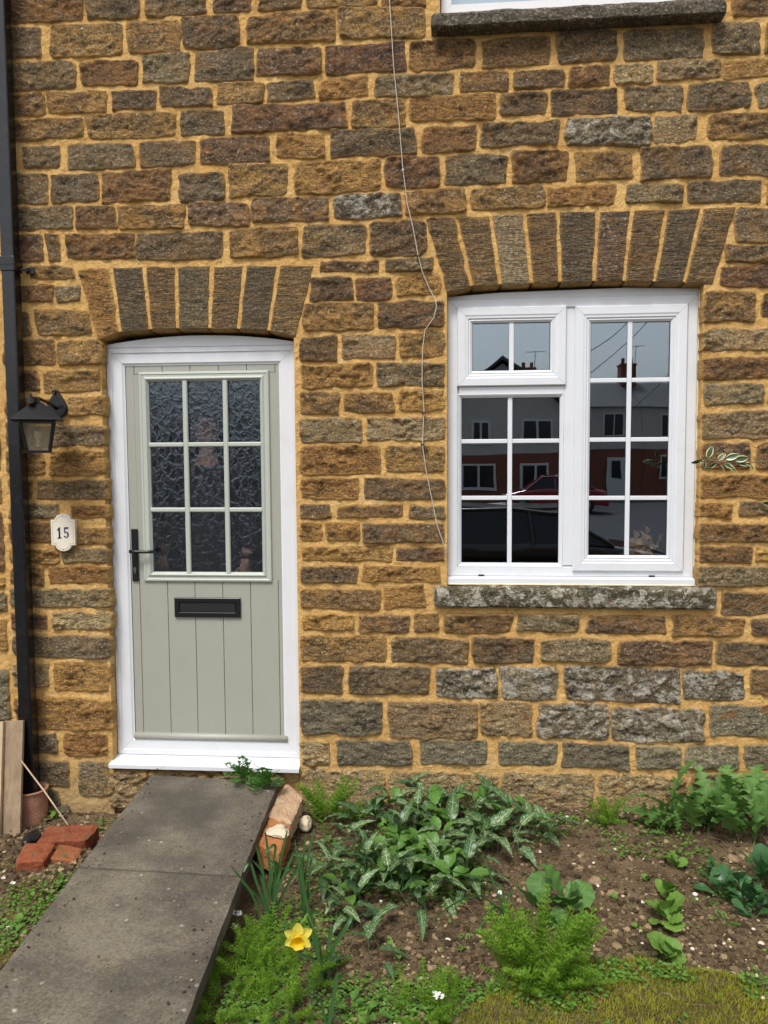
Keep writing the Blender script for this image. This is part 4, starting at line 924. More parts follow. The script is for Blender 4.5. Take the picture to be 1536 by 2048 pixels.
def put(me, root, rz, sc_=1, dz=0, tilt=0, name='leaf', off=(0, 0, 0), roll=0):
    o = bpy.data.objects.new(name, me); col.objects.link(o); o.parent = root
    o.location = (off[0], off[1], off[2] + dz); o.rotation_euler = (roll, -tilt, rz); o.scale = (sc_,) * 3; return o
def rosette(name, px, py, mes, n, sc_, label, cat, group=None, tl=(-.2, .5), spread=.02, base=None, azr=(0, 360), azlist=None):
    b = base if base is not None else gz(px, py, -.004); r = empty(name, b, label, cat, group)
    for k in range(n):
        az = azlist[k] if azlist else azr[0] + (azr[1] - azr[0]) * (k + random.uniform(-.35, .35)) / n
        put(random.choice(mes), r, R(az), sc_ * random.uniform(.75, 1.2), tilt=random.uniform(*tl), off=(random.uniform(-spread, spread), random.uniform(-spread, spread), 0), roll=random.uniform(-.35, .35))
    return r
ARG = 'marbled leafy plants in the middle of the bed'
arums = [(690, 1700, 5, .85, 'leftmost marbled arrow leaf plant beside the creeping weeds'), (720, 1660, 6, .95, 'marbled arrow leaf plant against the pale bottom stones'),
 (770, 1640, 7, 1.05, 'marbled arrow leaf plant climbing highest against the wall'), (840, 1625, 7, 1.0, 'marbled arrow leaf plant at the wall left of the wide gap'), (905, 1635, 7, 1.05, 'dark marbled leaf plant at the wall below the window centre'),
 (965, 1640, 7, 1.0, 'marbled plant close under the lichened sill centre'), (1010, 1660, 6, 1.0, 'marbled plant between the snowdrop and the wall'), (1060, 1665, 6, .95, 'rightmost marbled arrow leaf plant reaching bare soil'),
 (730, 1740, 6, .95, 'marbled plant behind the long pale arching leaf'), (800, 1700, 6, .95, 'marbled plant in the thick centre of the clump'), (880, 1700, 6, 1.0, 'marbled plant with dark leaves right of the clump centre'),
 (780, 1790, 7, 1.1, 'marbled plant with the boldest cream veined hanging leaves'), (710, 1815, 6, 1.05, 'marbled plant low on the left near the daffodil'), (850, 1780, 6, .95, 'marbled plant at the lower edge of the clump'),
 (925, 1765, 6, .95, 'marbled plant just left of the white snowdrop'), (740, 1920, 3, .8, 'small isolated marbled plant below the clump on dark soil')]
arums += [(665, 1760, 5, .9, 'marbled plant at the far left of the clump above the yellow flower'), (745, 1780, 6, 1.0, 'marbled plant between the pale arching leaf and the plain green one'), (820, 1830, 5, .95, 'lowest marbled plant hanging over dark soil'), (690, 1850, 5, .95, 'marbled plant under the strap leaf tips'), (835, 1665, 7, 1.0, 'marbled plant in the upper centre of the clump'), (960, 1700, 6, 1.0, 'marbled plant right of centre above the snowdrop leaves'), (1010, 1700, 5, .95, 'marbled plant on the right with drooping leaves'), (900, 1730, 6, .95, 'marbled plant just below the dark leaf pair'), (1085, 1690, 4, .9, 'marbled plant tip furthest right on bare soil')]
for px, py, n_, s_, lb in arums:
    r = rosette('variegated_arum', px, py, A_ME, n_ + 3, s_ * 1.12, lb, 'plant', ARG, tl=(-.25, .75), spread=.04)
    if n_ > 5:
        for k in range(5): put(random.choice(P_ME), r, R(random.uniform(0, 360)), random.uniform(.8, 1.2), tilt=random.uniform(-.1, .4), off=(random.uniform(-.06, .06), random.uniform(-.06, .06), 0))
for px, py, n_, lb in [(770, 1770, 9, 'bright plain green leafy plant inside the marbled clump'), (840, 1745, 9, 'glossy green oval leaved plant right inside the marbled clump'), (900, 1790, 7, 'plain green plant on the clump edge above bare soil'), (815, 1735, 8, 'yellowish green leafy plant at the clump centre'), (880, 1660, 7, 'plain green upright leaves between marbled plants by the wall')]:
    rosette('leafy_plant', px, py, P_ME, n_ + 8, 1.15, lb, 'plant', 'plain green plants among the marbled leaves', spread=.07)
# feathery fronds
def frond(name, m, L, nodes, wl, curve, needles=7, wth=.0011):
    V_ = []; F_ = []
    def tri(a, b, wd):
        a, b = Vector(a), Vector(b); d = (b - a).normalized(); s = d.cross(Vector((random.uniform(-1, 1), random.uniform(-1, 1), random.uniform(-1, 1)))).normalized() * wd
        o = len(V_); V_.extend([tuple(a - s), tuple(a + s), tuple(b)]); F_.append((o, o + 1, o + 2))
    prev = None
    for i in range(nodes + 1):
        t = i / nodes; p = Vector((L * math.sin(curve * t) * .8, random.uniform(-.002, .002), L * t * (1 - .25 * curve * t)))
        if prev is not None:
            tri(prev, p + (p - prev) * .3, .0013); tri(p, prev, .0013)
            k2 = wl * (1.05 - .7 * t) * min(1, .35 + t * 3)
            for k in range(needles):
                a = 2 * math.pi * k / needles + i * 1.3; d = Vector((math.cos(a), math.sin(a), .55)).normalized()
                e = p + d * k2 * random.uniform(.8, 1.15); tri(p, e, wth)
                for q in (.45, .7):
                    bpt = p.lerp(e, q); s2 = Vector((random.uniform(-1, 1), random.uniform(-1, 1), random.uniform(0, 1))).normalized(); tri(bpt, bpt + (d * .7 + s2 * .6) * k2 * .42, wth * .85)
                    s2 = -s2; s2.z = abs(s2.z); tri(bpt, bpt + (d * .7 + s2 * .6) * k2 * .42, wth * .85)
        prev = p
    me = bpy.data.meshes.new(name); me.from_pydata(V_, [], F_); me.materials.append(m); return me
FR_ME = [frond('frond', FEATH, .10, 10, .022, c) for c in (.3, .8, 1.2, .5)]
FB_ME = [frond('frond', FEATHB, .085, 8, .018, c) for c in (.4, .9)]
def feathery(px, py, n, h, label, group='feathery green plants', mes=FR_ME, spread=.03, tl=(.0, 1.0), base=None, azr=(0, 360)):
    r = empty('feathery_plant', base if base is not None else gz(px, py, -.004), label, 'plant', group)
    for k in range(n):
        az = azr[0] + (azr[1] - azr[0]) * random.random(); t = random.uniform(*tl)
        o = bpy.data.objects.new('frond', random.choice(mes)); col.objects.link(o); o.parent = r
        rr = spread * math.sqrt(random.random()); o.location = (rr * math.cos(R(az)), rr * math.sin(R(az)), random.uniform(0, h * .4)); o.rotation_euler = (0, t, R(az)); o.scale = (h / .1 * random.uniform(.75, 1.15),) * 3
    return r
feathery(470, 1960, 26, .12, 'bright feathery plant at the left edge beside the path side', spread=.08)
feathery(530, 1930, 30, .13, 'tall bright feathery plant directly below the strap leaf tuft', spread=.08)
feathery(600, 1965, 26, .11, 'feathery plant below the daffodil flower', spread=.08)
feathery(440, 2040, 26, .11, 'feathery plant in the bottom corner beside the paving slab', spread=.09)
feathery(540, 2035, 24, .11, 'feathery plant at the bottom edge below the daffodil', spread=.09)
feathery(625, 2040, 18, .09, 'low feathery plant near the bottom edge under the strap leaf', spread=.07, mes=FB_ME + FR_ME)
feathery(475, 1905, 12, .10, 'feathery plant with small white flowers by the slab edge', spread=.04)
feathery(1080, 1965, 48, .20, 'big feathery plant right of the snowdrop', spread=.055, tl=(0, .25))
feathery(1115, 1965, 26, .13, 'feathery plant touching the moss edge', spread=.06, tl=(0, .6))
feathery(1040, 1985, 18, .10, 'low feathery plant left of the moss edge', spread=.06)
feathery(655, 1650, 18, .19, 'feathery seedling in a V against the bottom stones near the bricks', spread=.02, tl=(.1, .7), azr=(-20, 200))
feathery(655, 1665, 7, .05, 'tiny feathery seedling below the V shaped one', spread=.02)
feathery(612, 1645, 6, .05, 'tiny feathery seedling between brick and pale stone', spread=.02)
feathery(1215, 1655, 12, .14, 'small yellow green feathery plant below the window right side', spread=.015, tl=(0, .5))
feathery(850, 2052, 26, .11, 'feathery plant with white flowers at the bottom centre', spread=.07)
feathery(900, 2030, 16, .10, 'second feathery plant at the bottom centre', spread=.05)
for px, py, s_, n_, lb in [(1075, 1835, 1.2, 3, 'broad plain leaf standing up behind the big feathery plant'), (1130, 1850, 1.3, 5, 'broad leaved plant right of the big feathery plant'), (1120, 1880, .9, 3, 'low broad leaved seedling under the feathery plant')]:
    rosette('broadleaf_plant', px, py, B_ME, n_, s_, lb, 'plant', 'broad leaved plants by the feathery clump', tl=(.1, .8))
for px, py, s_, n_, lb in [(1350, 1738, .75, 4, 'small two leaved round seedling above the pale green row'), (1330, 1800, .95, 5, 'topmost pale green round leaved plant of the row'), (1335, 1850, 1.25, 8, 'widest pale green round leaved plant in the row middle'), (1330, 1925, 1.15, 8, 'lowest pale green round leaved plant beside the grass'), (1290, 1765, .4, 4, 'tiny pale green seedling left of the row'), (1225, 1800, .35, 4, 'tiny green seedling on bare soil left of the row'), (1275, 1860, .3, 4, 'tiny seedling left of the widest pale plant')]:
    rosette('round_leaved_plant', px, py, R_ME, n_ + 2, s_ * 1.02, lb, 'plant', 'pale round leaved plants', tl=(-.1, .6), spread=.012)
for px, py, s_, n_, lb in [(1465, 1800, 1.1, 14, 'dark glossy oval leaved plant at the right edge'), (1510, 1830, 1.1, 14, 'dark oval leaved plant lower at the right edge'), (1520, 1770, 1.2, 14, 'dark oval leaved plant nearest the lobed weeds'), (1445, 1770, .8, 7, 'left arm of the dark oval leaved clump')]:
    rosette('oval_leaved_plant', px, py, G_ME, n_ + 8, s_ * 1.1, lb, 'plant', 'dark oval leaved clump', tl=(-.1, .8), spread=.05)
for px, py, s_, n_, lb in [(1385, 1665, 1.15, 9, 'jagged leaved weed growing tallest left of the corner'), (1450, 1665, 1.2, 9, 'jagged leaved weed reaching up the wall stones'), (1500, 1680, 1.1, 9, 'jagged leaved weed near the right edge'), (1545, 1670, 1.2, 9, 'jagged leaved weed cut by the right edge'), (1335, 1665, .6, 6, 'small bluish jagged leaved weed left of the tall ones')]:
    rosette('jagged_weed', px, py, L_ME, n_ + 4, s_ * 1.3, lb, 'weed', 'jagged leaved weeds at the right wall foot', tl=(.0, 1.25), spread=.07)
# compound parsley-like leaves
def parsley(name, m, L, W=.012, pairs=4):
    V_ = []; F_ = []
    def lobe(c, d, s):
        nrm = Vector((0, 0, 1)); side = d.cross(nrm)
        o = len(V_); pts_ = [c - side * .0006 * 1, c + side * s * .55 + d * s * .35, c + side * s * .3 + d * s * .7, c + side * s * .25 + d * s * 1.1, c + d * s * .85, c + d * s * 1.3, c - side * s * .1 + d * s * .85, c - side * s * .3 + d * s * 1.1, c - side * s * .3 + d * s * .7, c - side * s * .55 + d * s * .35]
        for p in pts_: V_.append((p.x, p.y, p.z + random.uniform(-.001, .001)))
        F_.append(tuple(range(o, o + len(pts_))))
    for i in range(1, pairs + 1):
        t = i / pairs; x = L * t; z = L * (.9 * t - .55 * t * t)
        c = Vector((x, 0, z)); o = len(V_); c0 = Vector((L * (i - 1) / pairs, 0, L * (.9 * (t - 1 / pairs) - .55 * (t - 1 / pairs) ** 2)))
        V_.extend([(c0.x, -.0007, c0.z), (c0.x, .0007, c0.z), (c.x, .0007, c.z), (c.x, -.0007, c.z)]); F_.append((o, o + 1, o + 2, o + 3))
        if i > 1:
            for sg in (-1, 1): lobe(c + Vector((0, sg * W * .4, 0)), Vector((.45, sg, .1)).normalized(), W * (1.15 - .35 * t))
    lobe(Vector((L, 0, L * .35)), Vector((1, 0, 0)), W * 1.1)
    me = bpy.data.meshes.new(name); me.from_pydata(V_, [], F_); me.materials.append(m); return me
PA_ME = [parsley('leaf', leaf_mat('parsley_leaf', (.06, .17, .025), (.12, .28, .045), back=.35), random.uniform(.04, .06)) for _ in range(3)]
PB_ME = [parsley('leaf', WEED, random.uniform(.05, .065), .015) for _ in range(3)]
def parsleyp(px, py, mes, n, s_, label, base=None, spread=.03, azr=(0, 360), group=None, tl=(-.3, .7)):
    return rosette('parsley_weed', px, py, mes, n, s_, label, 'weed', group, tl=tl, spread=spread, base=base, azr=azr)
parsleyp(0, 0, PA_ME, 34, 1.7, 'parsley like weed spilling over the white threshold left part', base=G(492, 1556, .0) + Vector((0, -.05, .0)), tl=(.1, 1.35), spread=.02, azr=(170, 370))
parsleyp(0, 0, PA_ME, 34, 1.7, 'parsley like weed at the threshold corner nearest the pale brick', base=G(535, 1566, .0) + Vector((0, -.045, -.01)), tl=(.0, 1.2), spread=.02, azr=(170, 370))
for px, py, n_, s_, lb in [(795, 1695, 16, 1.7, 'bright cut leaved weed at the top of the leafy clump'), (825, 1770, 16, 1.6, 'bright cut leaved weed in the lower leafy clump'), (950, 1660, 8, .9, 'cut leaved weed near the wall between marbled leaves'), (1095, 1670, 8, .8, 'cut leaved weed right of the marbled clump'), (1520, 1985, 8, 1.1, 'cut leaved weed in the lower right corner'), (1400, 1810, 6, .6, 'small starry weed right of the pale green row'), (1440, 1845, 8, .7, 'starry weed under the dark oval clump'), (660, 1690, 7, .7, 'cut leaved weed left of the marbled clump'), (985, 1830, 6, .6, 'small cut leaved weed under the snowdrop'), (920, 1890, 5, .6, 'tiny cut leaved weed on the dark soil')]:
    parsleyp(px, py, PB_ME, n_, s_, lb, group='cut leaved weeds in the bed')
for px, py, n_, s_, lb in [(125, 1600, 6, .6, 'round leaved seedling beside the clay pipe'), (110, 1640, 5, .9, 'broad seedling between clay pipe and red brick'), (215, 1590, 6, .5, 'small seedling at the rubble below the wall'), (200, 1660, 7, .6, 'seedling at the path edge right of the red bricks'), (180, 1680, 6, .6, 'second seedling at the path edge by the bricks'), (125, 1765, 7, .65, 'weed beside the upper part of the near slab'), (105, 1790, 7, .65, 'weed beside the path below the bricks'), (60, 1800, 7, .6, 'weed left of the path near the primroses'), (40, 1850, 7, .7, 'weed by the path near the left edge'), (20, 1880, 6, .6, 'weed in the far left corner of the bed'), (35, 1740, 7, .6, 'leafy primrose foliage left of the path'), (700, 2030, 7, 1.0, 'upright leaved seedling at the bottom left of centre'), (740, 2045, 6, .9, 'pale leaved seedling at the bottom edge'), (795, 1900, 3, .6, 'two leaved seedling on dark soil below the marbled plants'), (800, 1940, 3, .6, 'dark two leaved seedling on the soil'), (900, 1850, 3, .4, 'single small seedling below the clump'), (785, 1660, 4, .6, 'seedling by the wall foot')]:
    rosette('seedling', px, py, [R_ME[0], R_ME[1], P_ME[1]], n_, s_ * .75, lb, 'seedling', 'seedlings along the path and bed', tl=(-.1, .6), spread=.015)
# creeping ground cover (uncountable small leaves)
def cover(name, n, region, m, label, cat, smin=.003, smax=.007, lift=.02):
    V_ = []; F_ = []; T_ = []
    while len(F_) < n:
        g = in_garden(); x, y = g.x, g.y
        if random.random() > region(x, y): continue
        z = soilz(x, y) + random.uniform(.002, lift); s = random.uniform(smin, smax); a = random.uniform(0, 6.28); ti = random.uniform(-.5, .5); tj = random.uniform(-.5, .5); o = len(V_)
        for k in range(6):
            b = a + k * math.pi / 3; dx, dy = s * math.cos(b), s * .8 * math.sin(b); V_.append((x + dx, y + dy, z + dx * ti + dy * tj)); T_.append(0)
        F_.append(tuple(range(o, o + 6)))
    me = bpy.data.meshes.new(name); me.from_pydata(V_, [], F_); me.materials.append(m)
    at = me.attributes.new('tone', 'FLOAT', 'POINT'); at.data.foreach_set('value', np.repeat(rng.uniform(-.5, 1, len(F_)), 6).astype(np.float32))
    o = bpy.data.objects.new(name, me); col.objects.link(o); return tag(o, label, cat, kind='stuff')
def blob(px, py, rx, ry):
    c = G(px, py, -.15); return lambda x, y: max(0, 1 - (((x - c.x) / rx) ** 2 + ((y - c.y) / ry) ** 2))
bl1 = [blob(690, 1720, .18, .22), blob(1290, 1675, .28, .12), blob(1200, 1650, .4, .06), blob(720, 1640, .25, .05), blob(850, 1740, .35, .28), blob(1000, 1660, .4, .12), blob(600, 1850, .2, .25), blob(1100, 1990, .2, .15), blob(480, 2000, .2, .3), blob(240, 1600, .1, .08), blob(1330, 1700, .3, .10), blob(1180, 1640, .45, .07), blob(1450, 1760, .15, .2), blob(640, 1740, .15, .15), blob(760, 2000, .25, .15), blob(900, 1990, .2, .1), blob(1240, 1960, .3, .08), blob(60, 1820, .2, .3)]
cover('ground_cover', 8500, lambda x, y: min(1, max(b(x, y) for b in bl1) * 1.3 + .012) * (.3 + .7 * (nz(Vector((x * 11, y * 11, 1))) > -.05)), WEED, 'creeping small leaved ground cover between the larger plants', 'ground cover', .0035, .008, .028)
# moss and short grass
V_ = []; F_ = []; T_ = []
def blade(x, y, z, h, w_, lean, tone):
    a = random.uniform(0, 6.28); dx, dy = math.cos(a) * w_, math.sin(a) * w_; b = random.uniform(0, 6.28); lx, ly = math.cos(b) * lean, math.sin(b) * lean; o = len(V_)
    V_.extend([(x - dx, y - dy, z), (x + dx, y + dy, z), (x + lx * .4 + dx * .7, y + ly * .4 + dy * .7, z + h * .6), (x + lx * .4 - dx * .7, y + ly * .4 - dy * .7, z + h * .6), (x + lx, y + ly, z + h)])
    F_.extend([(o, o + 1, o + 2, o + 3), (o + 3, o + 2, o + 4)]); T_.extend([tone] * 5)
for _ in range(60000):
    x = moss_c.x + rng.uniform(-.72, .72); y = moss_c.y + rng.uniform(-.5, .5); mm = moss(x, y)
    if mm < .25 + .3 * random.random(): continue
    blade(x, y, soilz(x, y) - .002, random.uniform(.008, .020), .0016, .010, nz(Vector((x * 9, y * 9, 3))) * .9 + random.uniform(0, .6))
me = bpy.data.meshes.new('moss'); me.from_pydata(V_, [], F_); at = me.attributes.new('tone', 'FLOAT', 'POINT'); at.data.foreach_set('value', T_)
me.materials.append(leaf_mat('moss', (.095, .135, .010), (.36, .34, .028), .8, back=.3)); o = bpy.data.objects.new('moss', me); col.objects.link(o); tag(o, 'olive gold mossy turf mound in the lower right corner', 'moss', kind='stuff')
V_ = []; F_ = []; T_ = []
for _ in range(9000):
    x = moss_c.x + rng.uniform(-.8, .8); y = moss_c.y + rng.uniform(-.55, .6); mm = moss(x, y)
    if not (.02 < mm < .55) and random.random() > .05: continue
    if mm <= 0: continue
    blade(x, y, soilz(x, y) - .002, random.uniform(.015, .045), .0010, .025, random.uniform(-.3, .7))
me = bpy.data.meshes.new('grass'); me.from_pydata(V_, [], F_); at = me.attributes.new('tone', 'FLOAT', 'POINT'); at.data.foreach_set('value', T_)
me.materials.append(leaf_mat('grass', (.045, .10, .02), (.16, .24, .05), .6, back=.3)); o = bpy.data.objects.new('grass', me); col.objects.link(o); tag(o, 'fine green grass fringe round the mossy mound', 'grass', kind='stuff')
# left-bed moss patch
V_ = []; F_ = []; T_ = []
for _ in range(9000):
    g = G(rng.uniform(-30, 120), rng.uniform(1730, 1960), -.17)
    if g.x > path_x(g.y, 'L') - .02 or nz(Vector((g.x * 8, g.y * 8, 7))) < -.05: continue
    blade(g.x, g.y, soilz(g.x, g.y) - .001, random.uniform(.004, .010), .0011, .005, random.uniform(-.3, .6))
me = bpy.data.meshes.new('moss'); me.from_pydata(V_, [], F_); at = me.attributes.new('tone', 'FLOAT', 'POINT'); at.data.foreach_set('value', T_)
me.materials.append(bpy.data.materials['moss']); o = bpy.data.objects.new('moss', me); col.objects.link(o); tag(o, 'olive moss on the soil left of the path', 'moss', kind='stuff')

# ribbons (strap leaves) given by pixel paths
def ribbon(name, pts, w_, m, root, wend=.15, thick=.15):
    pts = [Vector(p) for p in pts]; fine = []
    for i in range(len(pts) - 1):
        p0, p1, p2, p3 = pts[max(i - 1, 0)], pts[i], pts[i + 1], pts[min(i + 2, len(pts) - 1)]
        for s in range(6):
            t = s / 6; fine.append(.5 * ((2 * p1) + (p2 - p0) * t + (2 * p0 - 5 * p1 + 4 * p2 - p3) * t * t + (3 * p1 - p0 - 3 * p2 + p3) * t ** 3))
    fine.append(pts[-1]); V_ = []; F_ = []; n_ = len(fine)
    for i, p in enumerate(fine):
        t = i / (n_ - 1); d = (fine[min(i + 1, n_ - 1)] - fine[max(i - 1, 0)]).normalized()
        s = d.cross(Vector((.25, 1, .1))).normalized(); hw = w_ / 2 * (.75 + .25 * math.sin(t * 3)) * (1 if t < .8 else 1 - (1 - wend) * ((t - .8) / .2) ** 2); nn = s.cross(d)
        V_ += [p - s * hw, p + nn * hw * thick * 2, p + s * hw]
    for i in range(n_ - 1):
        for k in range(2): F_.append((i * 3 + k, i * 3 + k + 1, i * 3 + k + 4, i * 3 + k + 3))
    c = root.location; me = bpy.data.meshes.new(name); me.from_pydata([tuple(p - c) for p in V_], [], F_); me.polygons.foreach_set('use_smooth', [True] * len(me.polygons)); me.materials.append(m)
    o = bpy.data.objects.new(name, me); col.objects.link(o); o.parent = root; return o
def pxpath(base, pp):           # pp: list of (px,py,dy) with dy the offset in y from the base plane
    return [base] + [P(a, b, base.y + c) for a, b, c in pp]
# strap leaf tuft
b = gz(540, 1862); tuft = empty('daffodil_tuft', b, 'flowerless tuft of upright green strap leaves beside the slab', 'plant', 'daffodil foliage')
for pp in [[(505, 1790, .0), (460, 1730, -.02)], [(515, 1770, 0), (500, 1725, 0), (487, 1745, -.03)], [(530, 1760, .02), (505, 1720, .02)], [(528, 1760, 0), (512, 1690, 0)], [(540, 1740, .03), (530, 1660, .03)], [(545, 1740, 0), (550, 1690, 0), (528, 1710, -.03)], [(555, 1750, .02), (575, 1660, .02)], [(560, 1770, 0), (590, 1700, 0)], [(548, 1770, .0), (553, 1725, .0), (540, 1735, -.03)], [(565, 1790, 0), (600, 1730, .02)], [(520, 1800, 0), (480, 1760, 0)], [(550, 1780, -.02), (562, 1740, -.02)], [(535, 1800, -.02), (520, 1750, -.02)]]:
    bb = b + Vector((random.uniform(-.03, .03), random.uniform(-.02, .02), 0)); ribbon('leaf', pxpath(bb, pp), .011, STRAP, tuft)
b = gz(610, 1830); tuft2 = empty('daffodil_tuft', b, 'tall strap leaves rising beside the pale chunk of stone', 'plant', 'daffodil foliage')
for pp in [[(605, 1740, 0), (612, 1665, 0)], [(612, 1740, 0), (628, 1655, 0)], [(600, 1760, 0), (590, 1680, .02)], [(608, 1770, 0), (600, 1700, .0)], [(620, 1740, 0), (625, 1700, .03)], [(600, 1745, 0), (560, 1735, -.02), (530, 1712, -.02)], [(620, 1790, 0), (650, 1775, -.05), (680, 1803, -.06)]]:
    bb = b + Vector((random.uniform(-.02, .02), random.uniform(-.02, .02), 0)); ribbon('leaf', pxpath(bb, pp), .010, STRAP, tuft2)
# the daffodil in flower
b = gz(648, 1965); daf = empty('daffodil', b, 'yellow trumpet daffodil in flower near the path', 'flower')
for pp in [[(630, 1890, 0), (612, 1800, .0), (600, 1740, .0)], [(655, 1900, 0), (665, 1850, 0)], [(665, 1900, 0), (695, 1850, 0), (705, 1830, .03)], [(635, 1900, 0), (622, 1830, 0), (640, 1825, -.03)], [(625, 1920, .0), (590, 1900, 0), (565, 1830, .02)], [(668, 1960, -.02), (690, 1945, -.05)]]:
    bb = b + Vector((random.uniform(-.015, .015), random.uniform(-.015, .015), 0)); ribbon('leaf', pxpath(bb, pp), .014, STRAP, daf)
YEL = leaf_mat('pale_yellow_petal', (.86, .76, .08), (.92, .86, .22), .5, back=.35); GOLD = leaf_mat('golden_trumpet', (.85, .55, .01), (.90, .62, .02), .5, back=.35)
fc = G(597, 1872, .12)
mb = MB(); mb.tube([b, P(640, 1890, b.y), fc + Vector((.018, .05, .04)), fc + Vector((.0, .032, .012))], .0035, 7); obj('stem', mb, STEM, daf, smooth=True)
fdir = (CAM - fc).normalized(); fdir = (fdir + Vector((-.10, 0, -.62))).normalized()
q = fdir.to_track_quat('Z', 'Y')
tep = leafmesh('petal', YEL, .043, .0175, lambda t: math.sin(math.pi * min(1, t ** .8 * .93 + .05)) ** .7, rise=.15, droop=-.1, fold=.28, wave=.08, n=10)
for k in range(6):
    o = bpy.data.objects.new('petal', tep); col.objects.link(o); o.parent = daf
    m4 = Matrix.Translation(fc - daf.location) @ q.to_matrix().to_4x4() @ Matrix.Rotation(R(90 + 60 * k), 4, 'Z') @ Matrix.Translation((.004, 0, -.001 * (k % 2))) @ Matrix.Rotation(random.uniform(-.25, .3), 4, 'Y')
    o.matrix_local = m4
mb = MB(); prof = [(.006, 0), (.010, .006), (.0125, .014), (.014, .022), (.017, .029), (.0225, .034)]; n_ = 24
mb.lathe(prof, n_)
vs = []
for i, (x, y, z) in enumerate(mb.v):
    ri = i // n_; a = 2 * math.pi * (i % n_) / n_; kk = 1 + (.10 * math.sin(a * 6) if ri == 5 else .03 * math.sin(a * 6) if ri == 4 else 0); vs.append(tuple((q @ Vector((x * kk, y * kk, z))) + fc))
mb.v = vs; obj('trumpet', mb, GOLD, daf, smooth=True)
mb = MB(); mb.tube([tuple(fc + q @ Vector((0, 0, 0))), tuple(fc + q @ Vector((0, 0, .018)))], .002, 6); obj('stamen', mb, GOLD, daf)
# small yellow bloom
b = gz(658, 1790); yf = empty('yellow_flower', b, 'tiny orange yellow flower left of the marbled leaves', 'flower'); c_ = b + Vector((-.004, 0, .035))
mb = MB(); mb.tube([b, c_], .0012, 5); obj('stem', mb, STEM, yf)
pe = leafmesh('petal', GOLD, .012, .005, oval, rise=.3, droop=.1, n=5, cols_=2)
for k in range(5): o = bpy.data.objects.new('petal', pe); col.objects.link(o); o.parent = yf; o.location = c_ - b; o.rotation_euler = (.8, 0, R(72 * k))
# snowdrop
b = gz(1012, 1835); sn = empty('snowdrop', b, 'single white snowdrop with long arching leaves', 'flower')
for pp in [[(960, 1792, 0), (905, 1810, -.03), (862, 1845, -.10)], [(990, 1815, -.02), (950, 1870, -.12), (905, 1955, -.25)], [(1000, 1830, -.02), (960, 1900, -.15), (948, 1965, -.26)], [(1015, 1800, 0), (1028, 1775, 0)], [(985, 1760, .02), (968, 1715, .04)], [(1000, 1770, .02), (930, 1750, .08), (890, 1738, .08)], [(1010, 1840, 0), (1000, 1850, -.02)]]:
    ribbon('leaf', pxpath(b + Vector((random.uniform(-.01, .01), 0, 0)), pp), .0085, STRAP, sn)
sc_pt = P(1000, 1780, b.y); mb = MB(); mb.tube([b, P(1006, 1800, b.y), P(1002, 1768, b.y), sc_pt], .0014, 5); obj('stem', mb, STEM, sn)
WHITE = leaf_mat('white_petal', (.80, .82, .78), (.86, .87, .84), .5, back=.3)
pe = leafmesh('petal', WHITE, .017, .0055, oval, rise=.2, droop=.1, n=6, cols_=2)
for k in range(4): o = bpy.data.objects.new('petal', pe); col.objects.link(o); o.parent = sn; o.location = sc_pt - b; o.rotation_euler = (0, R(68), R(90 * k + 20))
# white flower heads
def whiteflower(px, py, dz, n, r, label, yc=False):
    b = gz(px, py); root = empty('white_flower', b, label, 'flower'); c_ = b + Vector((0, 0, dz)); mb = MB(); mb.tube([b, c_], .0012, 5); obj('stem', mb, STEM, root)
    pe_ = leafmesh('petal', WHITE, r, r * .42, oval, rise=.3, droop=.1, n=4, cols_=2)
    for k in range(n):
        o = bpy.data.objects.new('petal', pe_); col.objects.link(o); o.parent = root; o.location = (random.uniform(-r, r) if n > 5 else 0, random.uniform(-r, r) if n > 5 else 0, dz + random.uniform(0, r * .4)); o.rotation_euler = (random.uniform(-.3, .9), 0, R(72 * k))
    if yc:
        mb = MB(); mb.v = [tuple(Vector(p) * .004 + c_ + Vector((0, -.001, .002))) for p in ico]; mb.f = list(icof); obj('flower_eye', mb, GOLD, root)
whiteflower(474, 1868, .075, 14, .012, 'white flower cluster low beside the slab edge'); whiteflower(876, 2055, .10, 16, .011, 'white flower cluster at the bottom centre'); whiteflower(470, 1890, .07, 10, .009, 'smaller white bloom beneath the white cluster')
whiteflower(6, 1772, .03, 5, .013, 'pale primrose flower at the left edge', True); whiteflower(26, 1782, .03, 5, .013, 'pale primrose flower nearest the path', True); whiteflower(8, 1758, .03, 5, .009, 'smaller pale primrose flower behind the other two', True)
# loose strap blades at the bottom
b = gz(655, 2060); rt = empty('strap_leaf_plant', b, 'single pale strap leaf rising at the bottom edge', 'plant')
ribbon('leaf', pxpath(b, [(665, 2010, 0), (675, 1942, 0)]), .014, STRAP, rt); ribbon('leaf', pxpath(b, [(640, 2000, 0), (625, 2010, -.02)]), .009, STRAP, rt)

# ------------------------------------------------------------------ bricks, pot, plank, cane
def brick_mat(name, c1, c2, patch=None, amt=.0):
    m, n, done = mat(name); v = n('TexCoord').outputs['Object']
    a = n('TexNoise', Vector=v, Scale=14.0, Detail=5.0, Roughness=.65); b = n('TexNoise', Vector=v, Scale=130.0, Detail=4.0, Roughness=.7)
    c = mixc(n, ramp(n, a.outputs[0], [(.35, 0.), (.65, 1.)]), c1, c2)
    c = mixc(n, ramp(n, b.outputs[0], [(.33, .7), (.48, 0.)]), c, tuple(x * .35 for x in c1))
    if patch: c = mixc(n, ramp(n, a.outputs[0], [(.55 - amt, 0.), (.6 - amt, .9)]), c, patch)
    bp = n('Bump', Strength=1.0, Distance=.006, Height=mth(n, 'ADD', b.outputs[0], mth(n, 'MULTIPLY', a.outputs[0], 2.0)))
    done(n('BsdfPrincipled', Base_Color=c, Roughness=.92, Normal=bp.outputs[0], Specular_IOR_Level=.2)); return m
